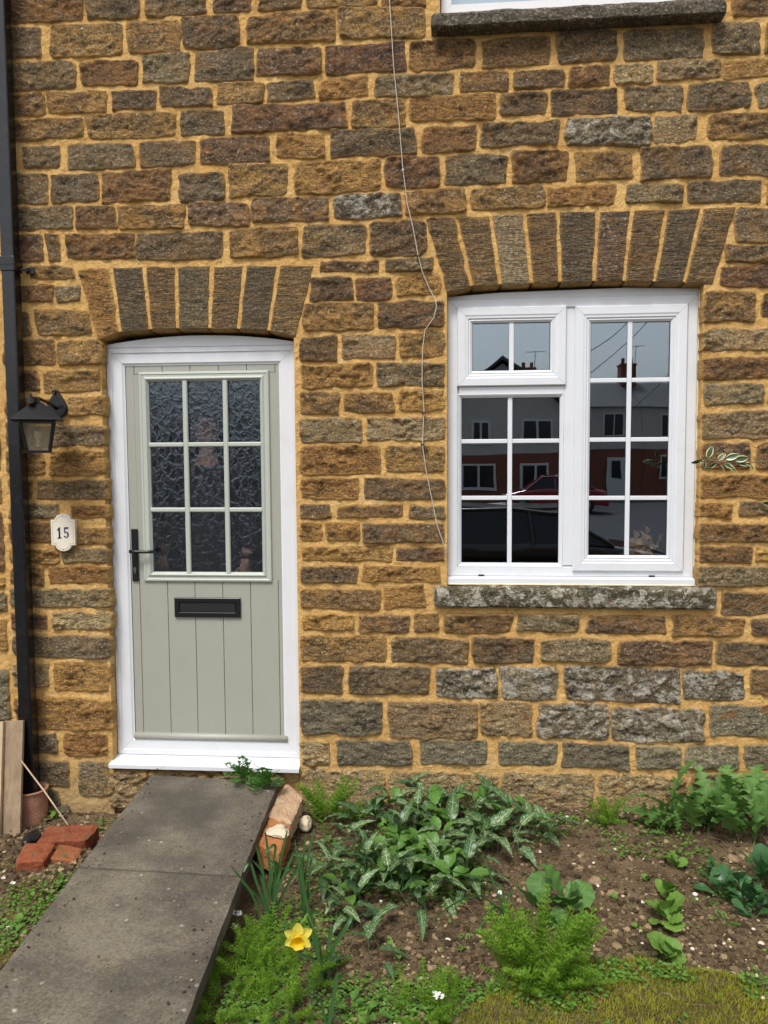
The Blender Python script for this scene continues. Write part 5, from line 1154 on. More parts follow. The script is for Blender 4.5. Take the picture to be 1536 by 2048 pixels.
def brick(name, corners, h, m, label, cat='brick', group=None, zt=None, rough=.004, tilt=0):
    """corners: 4 px points of the top face (in order), zt: height of the top"""
    cs = [G(a, b, zt) for a, b in corners]; c = sum(cs, Vector()) / 4; n1 = 12
    mb = MB(); q4 = [Vector((p.x - c.x, p.y - c.y)) for p in cs]; st = n1 + 1
    for j in range(st):
        for i in range(st):
            u, v = i / n1, j / n1; p = (q4[0] * (1 - u) + q4[1] * u) * (1 - v) + (q4[3] * (1 - u) + q4[2] * u) * v; e = i in (0, n1) or j in (0, n1)
            cn = 1 - (.05 if e and (i in (0, n1)) and (j in (0, n1)) else 0)
            mb.v.append((p.x * cn + rough * nz(Vector((p.x * 30 + c.x * 9, p.y * 30, 1))), p.y * cn + rough * nz(Vector((p.x * 30, p.y * 30 + c.y * 5, 6))), rough * 1.3 * fr(p.x * 18 + c.x * 7, p.y * 18, 4, 3) - (.005 if e else 0)))
    for j in range(n1):
        for i in range(n1): k = j * st + i; mb.f.append((k, k + 1, k + st + 1, k + st))
    ringi = [i for i in range(st)] + [j * st + n1 for j in range(1, st)] + [n1 * st + i for i in range(n1 - 1, -1, -1)] + [j * st for j in range(n1 - 1, 0, -1)]
    lay = [ringi]
    for zf in (.25, .6, 1.0):
        o_ = len(mb.v)
        for k in ringi: x, y, z = mb.v[k]; mb.v.append((x + rough * nz(Vector((x * 40, y * 40, zf * 9))), y + rough * nz(Vector((x * 40, y * 40, zf * 9 + 4))), z - h * zf))
        lay.append(list(range(o_, o_ + len(ringi))))
    for A, B in zip(lay, lay[1:]):
        for a in range(len(A)): b = (a + 1) % len(A); mb.f.append((A[a], B[a], B[b], A[b]))
    mb.f.append(tuple(lay[-1]))
    # fix winding via normals later
    o = obj(name, mb, m, None, smooth=False); o.location = c
    return tag(o, label, cat, group)
RED = brick_mat('red_brick', (.17, .048, .024), (.30, .090, .040), (.12, .085, .05), -.03); ORB = brick_mat('orange_brick', (.36, .13, .045), (.52, .23, .085)); PALEB = brick_mat('pale_brick', (.42, .26, .16), (.56, .40, .24), (.42, .20, .11), -.06)
brick('brick', [(98, 1650), (200, 1648), (172, 1680), (70, 1684)], .065, RED, 'dark red brick lying behind, between clay pipe and path', zt=-.13)
brick('brick', [(50, 1684), (110, 1686), (88, 1722), (30, 1724)], .065, brick_mat('bright_red_brick', (.20, .055, .026), (.34, .10, .042), (.12, .08, .05), -.02), 'bright red brick at front left with a broken end', zt=-.12)
brick('brick', [(118, 1688), (166, 1694), (150, 1722), (98, 1716)], .06, brick_mat('mossy_red_brick', (.25, .08, .035), (.34, .13, .055), (.12, .10, .04), .0), 'mossy half buried red brick at front right', zt=-.145)
brick('brick', [(572, 1564), (606, 1592), (582, 1648), (534, 1630)], .07, PALEB, 'pale worn brick beside the path against the wall', zt=-.035, rough=.006)
brick('brick', [(540, 1632), (582, 1646), (560, 1706), (512, 1688)], .09, ORB, 'orange brick capped with white mortar beside the path', zt=-.045, rough=.006)
rock_obj('mortar_lump', G(556, 1664, -.035) + Vector((0, 0, .002)), .047, plain('lime_lump', (.60, .52, .38), .9, .25, 30, .006, dirt=((.40, .2, .1), 30., .4)), 'flat cream mortar lump on the orange brick', 'mortar', flat=.30, jag=.35, scale=(1, 1.1, 1))
rock_obj('stone_chunk', gz(610, 1662, .035), .036, plain('cream_stone', (.62, .52, .36), .9, .25, 30, .005), 'cream stone chunk right of the bricks', 'stone', flat=1.0, jag=.4, scale=(.9, 1, 1))
# rubble under the left wall
for px, py, s, k in [(150, 1608, .05, 'G'), (185, 1612, .045, 't'), (235, 1600, .05, 't'), (120, 1625, .04, 'G'), (262, 1585, .04, 'o')]:
    rock_obj('rubble_stone', gz(px, py, .01), s, SM[k], RL.pop(0), 'stone', 'rubble at the wall foot', jag=.6, scale=(1.2, .9, .8))
# downpipe
pxc = P(38, 900, -.07).x - .006
dp = empty('downpipe', (pxc, -.07, -.1), 'black square drainpipe running up the wall at the left', 'drainpipe')
hw = .034
sq = lambda c, w_, r=.009: [(c[0] + sx * (w_ - r) + r * math.cos(R(a)), c[1] + sy * (w_ - r) + r * math.sin(R(a))) for sx, sy, a0 in ((1, 1, 0), (-1, 1, 90), (-1, -1, 180), (1, -1, 270)) for a in (a0, a0 + 30, a0 + 60, a0 + 90)]
def sqtube(z0, z1, w_): 
    s = sq((pxc, -.07), w_); k = len(s); mb = MB(); mb.add([(x, y, z0) for x, y in s] + [(x, y, z1) for x, y in s], [tuple(range(k))[::-1], tuple(range(k, 2 * k))] + [(i, (i + 1) % k, (i + 1) % k + k, i + k) for i in range(k)]); return mb
zc = P(30, 530, -.07).z; zbp = P(68, 1592, -.07).z
obj('pipe', sqtube(zbp - .03, 5.0, hw), PIPE, dp); mb = sqtube(zc - .035, zc + .035, hw + .006); obj('coupler', mb, PIPE, dp, bevel=.002)
obj('coupler_rim', sqtube(zc - .005, zc + .004, hw + .009), PIPE, dp); mb = MB(); mb.tube([(pxc + hw, -.055, zc - .02), (pxc + .07, -.03, zc - .02), (pxc + .075, .0, zc - .02)], .006, 8); mb.box(pxc + .055, pxc + .095, -.028, -.018, zc - .035, zc - .005); obj('bracket', mb, PIPE, dp, bevel=.001)
zj = P(62, 1412, -.07).z; obj('lower_pipe', sqtube(zbp - .035, zj, hw + .0035), PIPE, dp)
# clay gully pipe
gc = Vector((pxc + .012, -.09, 0)); clay = empty('clay_pipe', (gc.x, gc.y, -.25), 'terracotta drain pipe with cracked rim under the black downpipe', 'clay pipe')
mb = MB(); zr = P(70, 1590, -.17).z; mb.lathe([(.080, -.32 - zr), (.081, -.03), (.083, -.012), (.088, -.006), (.088, 0), (.074, 0), (.072, -.03), (.070, -.3)], 32, (gc.x, gc.y, zr)); obj('collar', mb, brick_mat('terracotta', (.36, .165, .11), (.48, .25, .17), (.54, .36, .24), -.12), clay, smooth=True)
mb = MB(); mb.tube([(gc.x, gc.y, zr - .04), (gc.x, gc.y, zr - .05)], .064, 24); obj('drain_bottom', mb, SEAL, clay)
rock_obj('black_plastic_scrap', G(62, 1676, -.13), .045, BLACK, 'scrap of black plastic beside the red bricks', 'plastic', flat=.5, scale=(.8, 1.2, 1), jag=.3)
# leaning planks
W1 = grain('weathered_board', (.22, .15, .09), (.34, .25, .16), (60, 60, 6), .85, .002, dirt=.6)
W2 = grain('pale_board', (.40, .29, .18), (.50, .38, .25), (60, 60, 6), .85, .002, dirt=.4)
def lean(name, pts_px, Yt, Yb, th, m, label, cat):
    tl, tr, br, bl = pts_px; a, b = P(*tl, Yt), P(*tr, Yt); c, d = P(*br, Yb), P(*bl, Yb); nrm = (b - a).cross(d - a).normalized() * th
    if nrm.y < 0: nrm = -nrm
    mb = MB(); vs = [a, b, c, d, a + nrm, b + nrm, c + nrm, d + nrm]; mb.add(vs, [(0, 3, 2, 1), (4, 5, 6, 7), (0, 1, 5, 4), (1, 2, 6, 5), (2, 3, 7, 6), (3, 0, 4, 7)])
    return tag(obj(name, mb, m, None, bevel=.002), label, cat)
lean('wooden_board', [(8, 1442), (46, 1441), (39, 1688), (-4, 1704)], -.13, -.27, .018, W1, 'weathered brown board leaning left of the downpipe', 'board')
lean('wooden_board', [(-25, 1446), (6, 1443), (-2, 1690), (-40, 1706)], -.15, -.29, .020, W2, 'pale timber board cut by the left edge', 'board')
b0_ = P(43, 1522, -.20); b1_ = G(136, 1650, -.125); mb = MB(); mb.tube([b0_, b0_.lerp(b1_, .5) + Vector((.002, 0, .004)), b1_], .0038, 7)
tag(obj('garden_cane', mb, plain('cane', (.42, .31, .20), .7, .2, 20), None, smooth=True), 'thin cane leaning across the clay pipe', 'cane')

# ------------------------------------------------------------------ lantern
lc = P(118, 815, -.0); lx = lc.x; ly = -.215
lan = empty('wall_lantern', (lx, -.01, lc.z), 'black metal coach lantern mounted left of the door', 'lantern')
ztop = P(78, 801, ly).z; zeave = P(80, 842, ly).z; zlow = P(85, 906, ly).z
LM = plain('black_painted_metal', (.006, .006, .008), .28, .3, 50, .0006)
# wall plate: pear-shaped
plate = [(.052 * math.sin(a) * (1 if math.cos(a) < 0 else 1 - .45 * math.cos(a)), .058 * math.cos(a) * (1.35 if math.cos(a) > 0 else 1)) for a in [i * math.pi / 14 for i in range(28)]]
mb = MB(); zp = P(126, 815, -.01).z; mb.prism([(lx + x, zp + z) for x, z in plate], -.030, -.004); obj('wall_plate', mb, LM, lan, bevel=.006, seg=3)
mb = MB(); mb.tube([(lx, -.020, zp + .055), (lx, -.03, zp + .085), (lx + .002, -.03, zp + .100)], [.010, .006, .003], 8); mb.tube([(lx - .018, -.03, zp + .082), (lx + .018, -.03, zp + .082)], .004, 6); obj('finial', mb, LM, lan, smooth=True)
mb = MB(); mb.tube([(lx, -.028, zp - .005), (lx, -.09, zp + .014), (lx, ly + .02, ztop + .012), (lx, ly - .055, ztop + .006)], [.010, .008, .0075, .009], 8); mb.tube([(lx, ly - .05, ztop - .008), (lx, ly - .062, ztop + .030)], [.020, .003], 6); obj('arm', mb, LM, lan, smooth=False)
ro = R(26)
def rot(x, y): return (lx + x * math.cos(ro) - y * math.sin(ro), ly + x * math.sin(ro) + y * math.cos(ro))
def frustum(w0, z0, w1, z1, cap=True, n=6):
    # square -> use four sides
    a = [rot(*p) for p in ((-w0, -w0), (w0, -w0), (w0, w0), (-w0, w0))]; b = [rot(*p) for p in ((-w1, -w1), (w1, -w1), (w1, w1), (-w1, w1))]
    mb = MB(); mb.add([(x, y, z0) for x, y in a] + [(x, y, z1) for x, y in b], [(0, 1, 5, 4), (1, 2, 6, 5), (2, 3, 7, 6), (3, 0, 4, 7)] + ([(3, 2, 1, 0), (4, 5, 6, 7)] if cap else [])); return mb
mb = frustum(.116, zeave, .116, zeave + .006); r2 = frustum(.115, zeave + .006, .034, ztop - .020); mb.add(r2.v, r2.f); r2 = frustum(.034, ztop - .020, .014, ztop - .008); mb.add(r2.v, r2.f); r2 = frustum(.012, ztop - .008, .012, ztop + .01); mb.add(r2.v, r2.f)
obj('roof', mb, LM, lan, bevel=.0015)
wt, wb = .073, .050; z1g, z0g = zeave - .001, zlow + .012
def wat(z): t = (z1g - z) / (z1g - z0g); return wt + (wb - wt) * t
mb = MB()
for sx, sy in ((-1, -1), (1, -1), (1, 1), (-1, 1)):
    a = rot(sx * wt, sy * wt); b = rot(sx * wb, sy * wb); mb.tube([(a[0], a[1], z1g), (b[0], b[1], z0g)], .0075, 4)
r2 = frustum(wb + .009, zlow, wb + .009, zlow + .012); mb.add(r2.v, r2.f); r2 = frustum(wt + .008, z1g - .010, wt + .008, z1g); mb.add(r2.v, r2.f)
obj('cage', mb, LM, lan)
LG, n, done = mat('smoky_lantern_glass'); done(n('MixShader', _0=.2, _1=n('BsdfTransparent', Color=(.93, .91, .84, 1)), _2=n('BsdfPrincipled', Base_Color=(.42, .39, .32, 1), Roughness=.08)))
for k in range(4):
    cs = [(-1, -1), (1, -1), (1, 1), (-1, 1)]; p, q_ = cs[k], cs[(k + 1) % 4]
    a, b = rot(p[0] * wt * .97, p[1] * wt * .97), rot(q_[0] * wt * .97, q_[1] * wt * .97); c, d = rot(q_[0] * wb * .97, q_[1] * wb * .97), rot(p[0] * wb * .97, p[1] * wb * .97)
    mb = MB(); mb.add([(a[0], a[1], z1g - .01), (b[0], b[1], z1g - .01), (c[0], c[1], z0g), (d[0], d[1], z0g)], [(0, 1, 2, 3)]); o = obj('glass_pane', mb, LG, lan); s_ = o.modifiers.new('s', 'SOLIDIFY'); s_.thickness = .002
mb = MB(); zl = zlow + .03; mb.lathe([(.001, .085), (.014, .08), (.020, .062), (.018, .045), (.010, .03), (.010, .0)], 14, (lx, ly, zl)); obj('bulb', mb, plain('bulb_glass', (.75, .66, .50), .15), lan, smooth=True)

# ------------------------------------------------------------------ number plaque
pc = P(127.5, 1065, -.022); pw = (P(152, 1065, -.012).x - P(104, 1065, -.012).x) / 2; phh = (P(128, 1040, -.012).z - P(128, 1091, -.012).z) / 2; pt = (P(128, 1027, -.012).z - P(128, 1103, -.012).z) / 2
pq = empty('house_number_plaque', (pc.x, -.022, pc.z), 'cream ceramic plaque with blue number 15 left of the door', 'house number')
def plq(s):
    w_, h_, t_ = pw * 1 - s, phh - s, pt - s; a = w_ * .66; out = [(w_, -h_), (w_, h_), (a + .001, h_)]
    out += [(a * math.cos(R(k)), h_ - .002 + (t_ - h_) * math.sin(R(k))) for k in range(10, 171, 16)] + [(-a - .001, h_), (-w_, h_), (-w_, -h_), (-a - .001, -h_)]
    out += [(-a * math.cos(R(k)), -h_ + .002 - (t_ - h_) * math.sin(R(k))) for k in range(10, 171, 16)] + [(a + .001, -h_)]
    return [(pc.x + x, pc.z + z) for x, z in out]
CER = plain('cream_ceramic', (.72, .66, .54), .18, .06, 12, coat=.4)
obj('plaque_body', MB().prism(plq(0)[::-1], -.031, -.004), CER, pq, bevel=.002, seg=3)
# thin grey line round the rim
o1, o2 = plq(.009), plq(.0105); mb = MB(); k = len(o1); mb.add([(x, -.0316, z) for x, z in o1] + [(x, -.0316, z) for x, z in o2] + [(x, -.030, z) for x, z in o1] + [(x, -.030, z) for x, z in o2], [(i, (i + 1) % k, (i + 1) % k + k, i + k) for i in range(k)] + [(i, i + 2 * k, (i + 1) % k + 2 * k, (i + 1) % k) for i in range(k)]); obj('rim_line', mb, plain('grey_glaze', (.30, .30, .30), .3), pq)
BLUE = plain('blue_glaze', (.012, .012, .11), .2)
def poly_num(polys, cx, w_, h_):
    mb = MB()
    for p in polys: mb.prism([(pc.x + cx + x * w_, pc.z + z * h_) for x, z in p], -.0335, -.0300)
    return mb
h_ = .029
one = [[(-.18, -.9), (.18, -.9), (.18, .98), (-.02, .98), (-.18, .80)], [(-.5, -1), (.5, -1), (.5, -.86), (.181, -.84), (-.181, -.84), (-.5, -.86)], [(-.19, .82), (-.19, .5), (-.5, .36), (-.5, .52)]]
obj('numeral', poly_num([p for p in one], -.0185, .021, h_), BLUE, pq)
def arcstroke(cx, cz, rx, rz, a0, a1, w0, w1, n=14):
    out = []
    for i in range(n):
        t0, t1 = i / n, (i + 1) / n; q4 = []
        for t, s in ((t0, 1), (t1, 1), (t1, -1), (t0, -1)):
            a = R(a0 + (a1 - a0) * t); th = (w0 + (w1 - w0) * abs(2 * t - 1)) / 2; q4.append((cx + (rx + s * th * .9) * math.cos(a), cz + (rz + s * th * .6) * math.sin(a)))
        out.append(q4)
    return out
five = [[(-.42, .98), (.48, .98), (.44, .72), (-.42, .72)], [(-.42, .72), (-.28, .72), (-.26, .05), (-.42, .0)]] + arcstroke(.0, -.36, .36, .50, 150, -130, .34, .10) + [[(-.5, -.66), (-.34, -.52), (-.20, -.62), (-.28, -.82), (-.44, -.82)]]
obj('numeral', poly_num(five, .0185, .025, h_), BLUE, pq)
for s in (1, -1): mb = MB(); mb.tube([(pc.x, -.0325, pc.z + s * (pt - .011)), (pc.x, -.030, pc.z + s * (pt - .011))], .0025, 8); obj('screw', mb, plain('rust', (.12, .06, .03), .7), pq)

# ------------------------------------------------------------------ cable
cp = [(777, -60), (779, 0), (783, 60), (787, 130), (797, 230), (806, 340), (815, 410), (826, 455), (836, 510), (845, 545), (860, 580), (870, 598), (873, 612), (868, 635), (850, 660), (845, 700), (844, 760), (848, 820), (846, 860), (845, 890), (852, 940), (866, 1010), (874, 1050), (888, 1090), (889, 1115)]
mb = MB(); mb.tube([P(a, b, -.027 - .004 * math.sin(i * 1.7)) for i, (a, b) in enumerate(cp)], .0023, 7)
cb = empty('cable', P(846, 860, -.03), 'thin white cable clipped down the wall between door and window', 'cable'); obj('wire', mb, CABLE, cb, smooth=True)
for a, b in ((837, 512), (847, 826), (845, 889), (806, 340)):
    c_ = P(a, b, -.027); mb = MB(); mb.box(c_.x - .006, c_.x + .006, c_.y - .006, c_.y + .022, c_.z - .004, c_.z + .004); mb.tube([(c_.x - .007, c_.y - .002, c_.z - .003), (c_.x - .007, .005, c_.z - .003)], .002, 5); obj('clip', mb, BLACK if b < 900 and b > 400 else CABLE, cb, bevel=.001)

# ------------------------------------------------------------------ variegated shrub twigs reaching in from the right
VAR, n, done = mat('cream_edged_leaf'); uv = n('TexCoord').outputs['UV']; sx = n('SeparateXYZ', Vector=uv); au = mth(n, 'ABSOLUTE', mth(n, 'SUBTRACT', sx.outputs[0], .5)); nn = n('TexNoise', Vector=uv, Scale=4.0)
cc = mixc(n, ramp(n, mth(n, 'ADD', au, mth(n, 'MULTIPLY', nn.outputs[0], .12)), [(.40, 0.), (.44, 1.)]), (.022, .055, .025), (.62, .58, .26)); done(n('BsdfPrincipled', Base_Color=cc, Roughness=.3))
vme = leafmesh('leaf', VAR, .038, .010, oval, rise=.1, droop=.2, fold=.25, n=8, cols_=6)
BARK = plain('green_bark', (.14, .11, .06), .8, .3, 20)
def twig(pp, Y, n, label, leaves, name='shrub_twig'):
    pts_ = [P(a, b, Y + c) for a, b, c in pp]; root = empty(name, pts_[0], label, 'shrub', 'cream edged shrub twigs at the right edge'); mb = MB(); mb.tube(pts_, [.0032 - .002 * i / (len(pts_) - 1) for i in range(len(pts_))], 6); obj('stem', mb, BARK, root, smooth=True)
    for (a, b, az, s_, el) in leaves:
        c_ = P(a, b, Y); o = bpy.data.objects.new('leaf', vme); col.objects.link(o); o.parent = root; o.location = c_ - root.location
        o.rotation_mode = 'QUATERNION'; o.rotation_quaternion = (Matrix.Rotation(R(az), 3, 'Y') @ Matrix.Rotation(R(el), 3, 'X')).to_quaternion(); o.scale = (s_ * 1.3,) * 3
base_sh = P(1640, 1640, -.35)
tw_l = [(1404, 920, 165, 1.0, 50), (1398, 921, 20, .55, 70), (1416, 915, -70, 1.1, 60), (1410, 922, 100, .8, 50), (1432, 926, 150, .8, 70), (1436, 920, -40, .9, 60), (1448, 928, 25, 1.0, 60), (1452, 918, -20, 1.2, 70), (1470, 920, -10, 1.2, 80), (1440, 930, 60, .8, 40), (1458, 932, 40, .8, 70), (1478, 928, 10, .9, 50), (1490, 926, 20, .7, 60), (1425, 930, 120, .6, 50), (1500, 928, 60, .6, 60)]
twig([(1640, 1640, 0), (1630, 1300, 0), (1600, 1000, 0), (1560, 918, 0), (1500, 926, 0), (1440, 924, 0), (1402, 918, 0)], -.35, 0, 'twig of cream edged leaves in front of the wall right of the window', tw_l)
twig([(1650, 1640, 0), (1640, 1300, 0), (1600, 1080, 0), (1560, 1010, 0), (1528, 1004, 0)], -.35, 0, 'short twig tip with cream edged leaves at the right edge', [(1548, 1006, 180, 1.0, 60), (1552, 1000, 205, .9, 50), (1560, 992, 190, 1.0, 70)])

# ------------------------------------------------------------------ dried plant inside the window, person behind the door glass
DRY = leaf_mat('dried_leaf', (.66, .40, .24), (.88, .64, .44), .8)
dme = [leafmesh('leaf', DRY, .05, .018, oval, pet=.01, petz=.0, rise=.3, droop=r, fold=.6, wave=.4, n=8) for r in (.4, .9, 1.3)]
b = Vector((WX(1296), .205, wbot - .02)); dr_ = empty('dried_plant', b, 'brown dried leafy plant behind the lower right window pane', 'dried plant')
mb = MB(); mb.lathe([(.001, .0), (.05, 0), (.065, .09), (.06, .09), (.001, .08)], 18, tuple(b)); obj('pot', mb, BLACK, dr_, smooth=True)
mb = MB()
for k in range(44):
    a = random.uniform(0, 6.28); t = Vector((math.cos(a) * random.uniform(.02, .10), math.sin(a) * .035, random.uniform(.08, .27))); mb.tube([b + Vector((0, 0, .06)), b + t * .5 + Vector((0, 0, .05)), b + t], .0015, 4)
    for q in range(5):
        o = bpy.data.objects.new('leaf', random.choice(dme)); col.objects.link(o); o.parent = dr_; o.location = t * random.uniform(.35, 1.05) + Vector((random.uniform(-.02, .02), 0, 0)); o.rotation_euler = (random.uniform(-1, 1), random.uniform(-1.5, 1.5), random.uniform(0, 6.28))
obj('stems', mb, DRY, dr_)
obj('windowboard', MB().box(wl - .05, wr + .05, .165, .42, wbot - .06, wbot - .021), plain('painted_board', (.20, .19, .18), .5), cot)

SKIN = plain('skin', (.66, .36, .28), .5, .06, 10); CLOTH = plain('dark_clothing', (.022, .022, .028), .9, .2, 30); HAIR = plain('hair', (.06, .04, .03), .7)
pp_ = P(412, 880, .38); ps = empty('person', (pp_.x, .42, -.02), 'person in dark clothes standing behind the door glass, arms down', 'person')
def skinned(name, verts, edges, radii, m, parent, sub=2):
    me = bpy.data.meshes.new(name); me.from_pydata(verts, edges, []); o = bpy.data.objects.new(name, me); col.objects.link(o); o.parent = parent
    o.modifiers.new('skin', 'SKIN')
    if not me.skin_vertices: me.skin_vertices_add() if hasattr(me, 'skin_vertices_add') else None
    sv = me.skin_vertices[0].data
    for i, r in enumerate(radii): sv[i].radius = r if isinstance(r, tuple) else (r, r)
    sv[0].use_root = True
    s = o.modifiers.new('sub', 'SUBSURF'); s.levels = s.render_levels = sub; me.materials.append(m); return o
hz = pp_.z + .10          # head centre, local z = world + .02
H = hz
bodyv = [(0, 0, .95), (0, 0, 1.20), (0, 0, 1.43), (0, 0, 1.54), (0, -.01, H - .13), (0, -.015, H - .04), (0, -.01, H + .05),
         (-.19, 0, 1.50), (-.25, .01, 1.28), (-.26, -.04, 1.08), (.19, 0, 1.50), (.25, .01, 1.28), (.22, -.06, 1.06),
         (-.10, 0, .88), (-.11, 0, .50), (-.11, .02, .09), (-.11, -.12, .04), (.10, 0, .88), (.11, 0, .50), (.11, .02, .09), (.11, -.12, .04)]
bodye = [(0, 1), (1, 2), (2, 3), (3, 4), (4, 5), (5, 6), (3, 7), (7, 8), (8, 9), (3, 10), (10, 11), (11, 12), (0, 13), (13, 14), (14, 15), (15, 16), (0, 17), (17, 18), (18, 19), (19, 20)]
bodyr = [(.15, .11), (.145, .10), (.15, .10), (.06, .06), .048, (.066, .082), (.076, .090), .06, .046, .036, .06, .046, .036, .085, .06, .045, .04, .085, .06, .045, .04]
body = skinned('body', bodyv, bodye, bodyr, SKIN, ps)
# clothing shell and hair
skinned('clothes', [bodyv[i] for i in (0, 1, 2, 3, 7, 8, 10, 11, 13, 14, 15, 17, 18, 19)] + [(0, 0, H - .19), (-.262, -.035, 1.11), (.224, -.055, 1.09)], [(0, 1), (1, 2), (2, 3), (3, 4), (4, 5), (3, 6), (6, 7), (0, 8), (8, 9), (9, 10), (0, 11), (11, 12), (12, 13), (3, 14), (5, 15), (7, 16)], [(.17, .13), (.17, .13), (.18, .13), (.125, .10), .075, .062, .075, .062, .10, .075, .06, .10, .075, .06, .075, .05, .05], CLOTH, ps)
for s in (-1, 1):
    w_ = Vector((-.26, -.04, 1.08)) if s < 0 else Vector((.22, -.06, 1.06)); hv = [tuple(w_), tuple(w_ + Vector((0, -.03, -.06)))]; he = [(0, 1)]; hr = [.028, (.038, .018)]
    for f_, (dx, L) in enumerate(((-.028, .055), (-.010, .065), (.009, .06), (.026, .045))):
        k = len(hv); p1 = w_ + Vector((dx, -.045, -.095)); hv += [tuple(p1), tuple(p1 + Vector((0, -.02, -L * .5))), tuple(p1 + Vector((0, .002, -L)))]; he += [(1, k), (k, k + 1), (k + 1, k + 2)]; hr += [.010, .009, .007]
    k = len(hv); hv += [tuple(w_ + Vector((-s * .035, -.05, -.055))), tuple(w_ + Vector((-s * .045, -.06, -.085)))]; he += [(1, k), (k, k + 1)]; hr += [.011, .008]
    skinned('hand', hv, he, hr, SKIN, ps, 1)
mb = MB(); hh = Vector((0, .0, H + .04)); mb.v = [tuple(Vector((p[0] * .088, p[1] * .098 + .018, p[2] * .10 + .028)) + hh) for p in ICO3.tolist()]; mb.f = [f for f in ICOF3.tolist() if not all(mb.v[i][1] < -.035 and mb.v[i][2] < H + .085 for i in f)]
me = bpy.data.meshes.new('hair'); me.from_pydata(mb.v, [], mb.f); me.materials.append(HAIR); o = bpy.data.objects.new('hair', me); col.objects.link(o); o.parent = ps
mb = MB()
for sx_ in (-1, 1): mb.v += [tuple(Vector(p) * .011 + Vector((sx_ * .03, -.092, H + .01))) for p in ico]; mb.f += [tuple(i + (12 if sx_ > 0 else 0) for i in f) for f in icof]
me = bpy.data.meshes.new('eyes'); me.from_pydata(mb.v, [], mb.f); me.materials.append(HAIR); o = bpy.data.objects.new('eyes', me); col.objects.link(o); o.parent = ps
mb = MB(); mb.v = [tuple(Vector((p[0] * .014, p[1] * .02, p[2] * .024)) + Vector((0, -.098, H - .018))) for p in ico]; mb.f = list(icof); me = bpy.data.meshes.new('nose'); me.from_pydata(mb.v, [], mb.f); me.materials.append(SKIN); o = bpy.data.objects.new('nose', me); col.objects.link(o); o.parent = ps

# ------------------------------------------------------------------ the street behind the camera (seen mirrored in the panes)
REND = plain('cream_render', (.58, .55, .50), .9, .08, 3); BRK = plain('street_brick', (.24, .085, .055), .9, .2, 12); SLATE = plain('slate_roof', (.065, .063, .066), .6, .25, 5); DGL = plain('dark_window', (.02, .022, .026), .1); WHT = plain('white_paint', (.72, .72, .70), .5)
def house(x0, x1, yf, depth, ze, zr, mlow, mup, label, zs=2.1):
    r = empty('terraced_house', ((x0 + x1) / 2, yf, -.6), label, 'house', 'terraced houses across the street')
    obj('lower_wall', MB().box(x0, x1, yf - depth, yf, -.6, zs), mlow, r); obj('upper_wall', MB().box(x0, x1, yf - depth, yf + .02, zs, ze), mup, r)
    ym = yf - depth / 2; rf = obj('roof', MB().add([(x0, yf + .3, ze), (x1, yf + .3, ze), (x1, ym, zr), (x0, ym, zr), (x0, yf - depth - .3, ze), (x1, yf - depth - .3, ze)], [(0, 1, 2, 3), (3, 2, 5, 4), (0, 3, 4), (1, 5, 2), (0, 4, 5, 1)]), SLATE, r)
    ch = obj('chimney', MB().box(x0 - .45, x0 + .45, ym - .5, ym + .5, zr - .5, zr + .9).box(x0 - .5, x0 + .5, ym - .55, ym + .55, zr + .9, zr + 1.0), BRK, rf)
    mb = MB()
    for k in (-.25, .25): mb.tube([(x0 + k, ym, zr + 1.0), (x0 + k, ym, zr + 1.35)], .11, 8)
    obj('chimney_pot', mb, BRK, rf)
    mb = MB(); ax = x0 + .3; mb.tube([(ax, ym + .5, zr), (ax + .15, ym + .5, zr + 2.0)], .022, 5); mb.tube([(ax - .4, ym + .5, zr + 1.9), (ax + .7, ym + .5, zr + 2.0)], .018, 4)
    for k in range(6): mb.tube([(ax - .35 + k * .2, ym + .25, zr + 1.92 + k * .016), (ax - .35 + k * .2, ym + .75, zr + 1.92 + k * .016)], .010, 4)
    obj('aerial', mb, BLACK, rf)
    W_ = x1 - x0
    for cx in (x0 + W_ * .25, x0 + W_ * .75):
        f = obj('window', ring(cx - .6, cx + .6, ze - 1.6, ze - .35, [(0, 0), (0, .06), (.08, .06), (.08, 0)]), WHT, r); f.location.y += yf + .02
        obj('pane', MB().box(cx - .52, cx + .52, yf + .021, yf + .03, ze - 1.52, ze - .43), DGL, f)
        f.children[0].location = Vector((0, 0, 0)) + Vector((0, -(yf + .02), 0))
        obj('glazing_bar', MB().box(cx - .03, cx + .03, yf + .031, yf + .06, ze - 1.52, ze - .43), WHT, r)
    cx = x0 + W_ * .30; f = obj('window', MB().box(cx - .9, cx + .9, yf + .02, yf + .10, .35, 1.75), WHT, r); obj('pane', MB().box(cx - .8, cx + .8, yf + .1, yf + .12, .45, 1.65), DGL, r)
    cx = x0 + W_ * .78; obj('door', MB().box(cx - .5, cx + .5, yf + .02, yf + .08, -.5, 1.6), WHT, r); obj('door_panel', MB().box(cx - .25, cx + .25, yf + .08, yf + .10, .5, 1.4), DGL, r)
    return r
YH = -41
lbs = ['white rendered terraced house reflected in the right casement', 'terraced house beside the white rendered one in the reflection', 'brick and render terraced house reflected behind the cars', 'end terraced house reflected at the left panes', 'far left terraced house across the street', 'far right terraced house across the street', 'outer terraced house down the street', 'last terraced house down the street', 'terraced house opposite the door', 'terraced house opposite the downpipe']
for i in range(10):
    x0 = -26 + i * 6.2; house(x0, x0 + 6.18, YH, 7.5, 4.5, 6.3, BRK, REND, lbs[i])
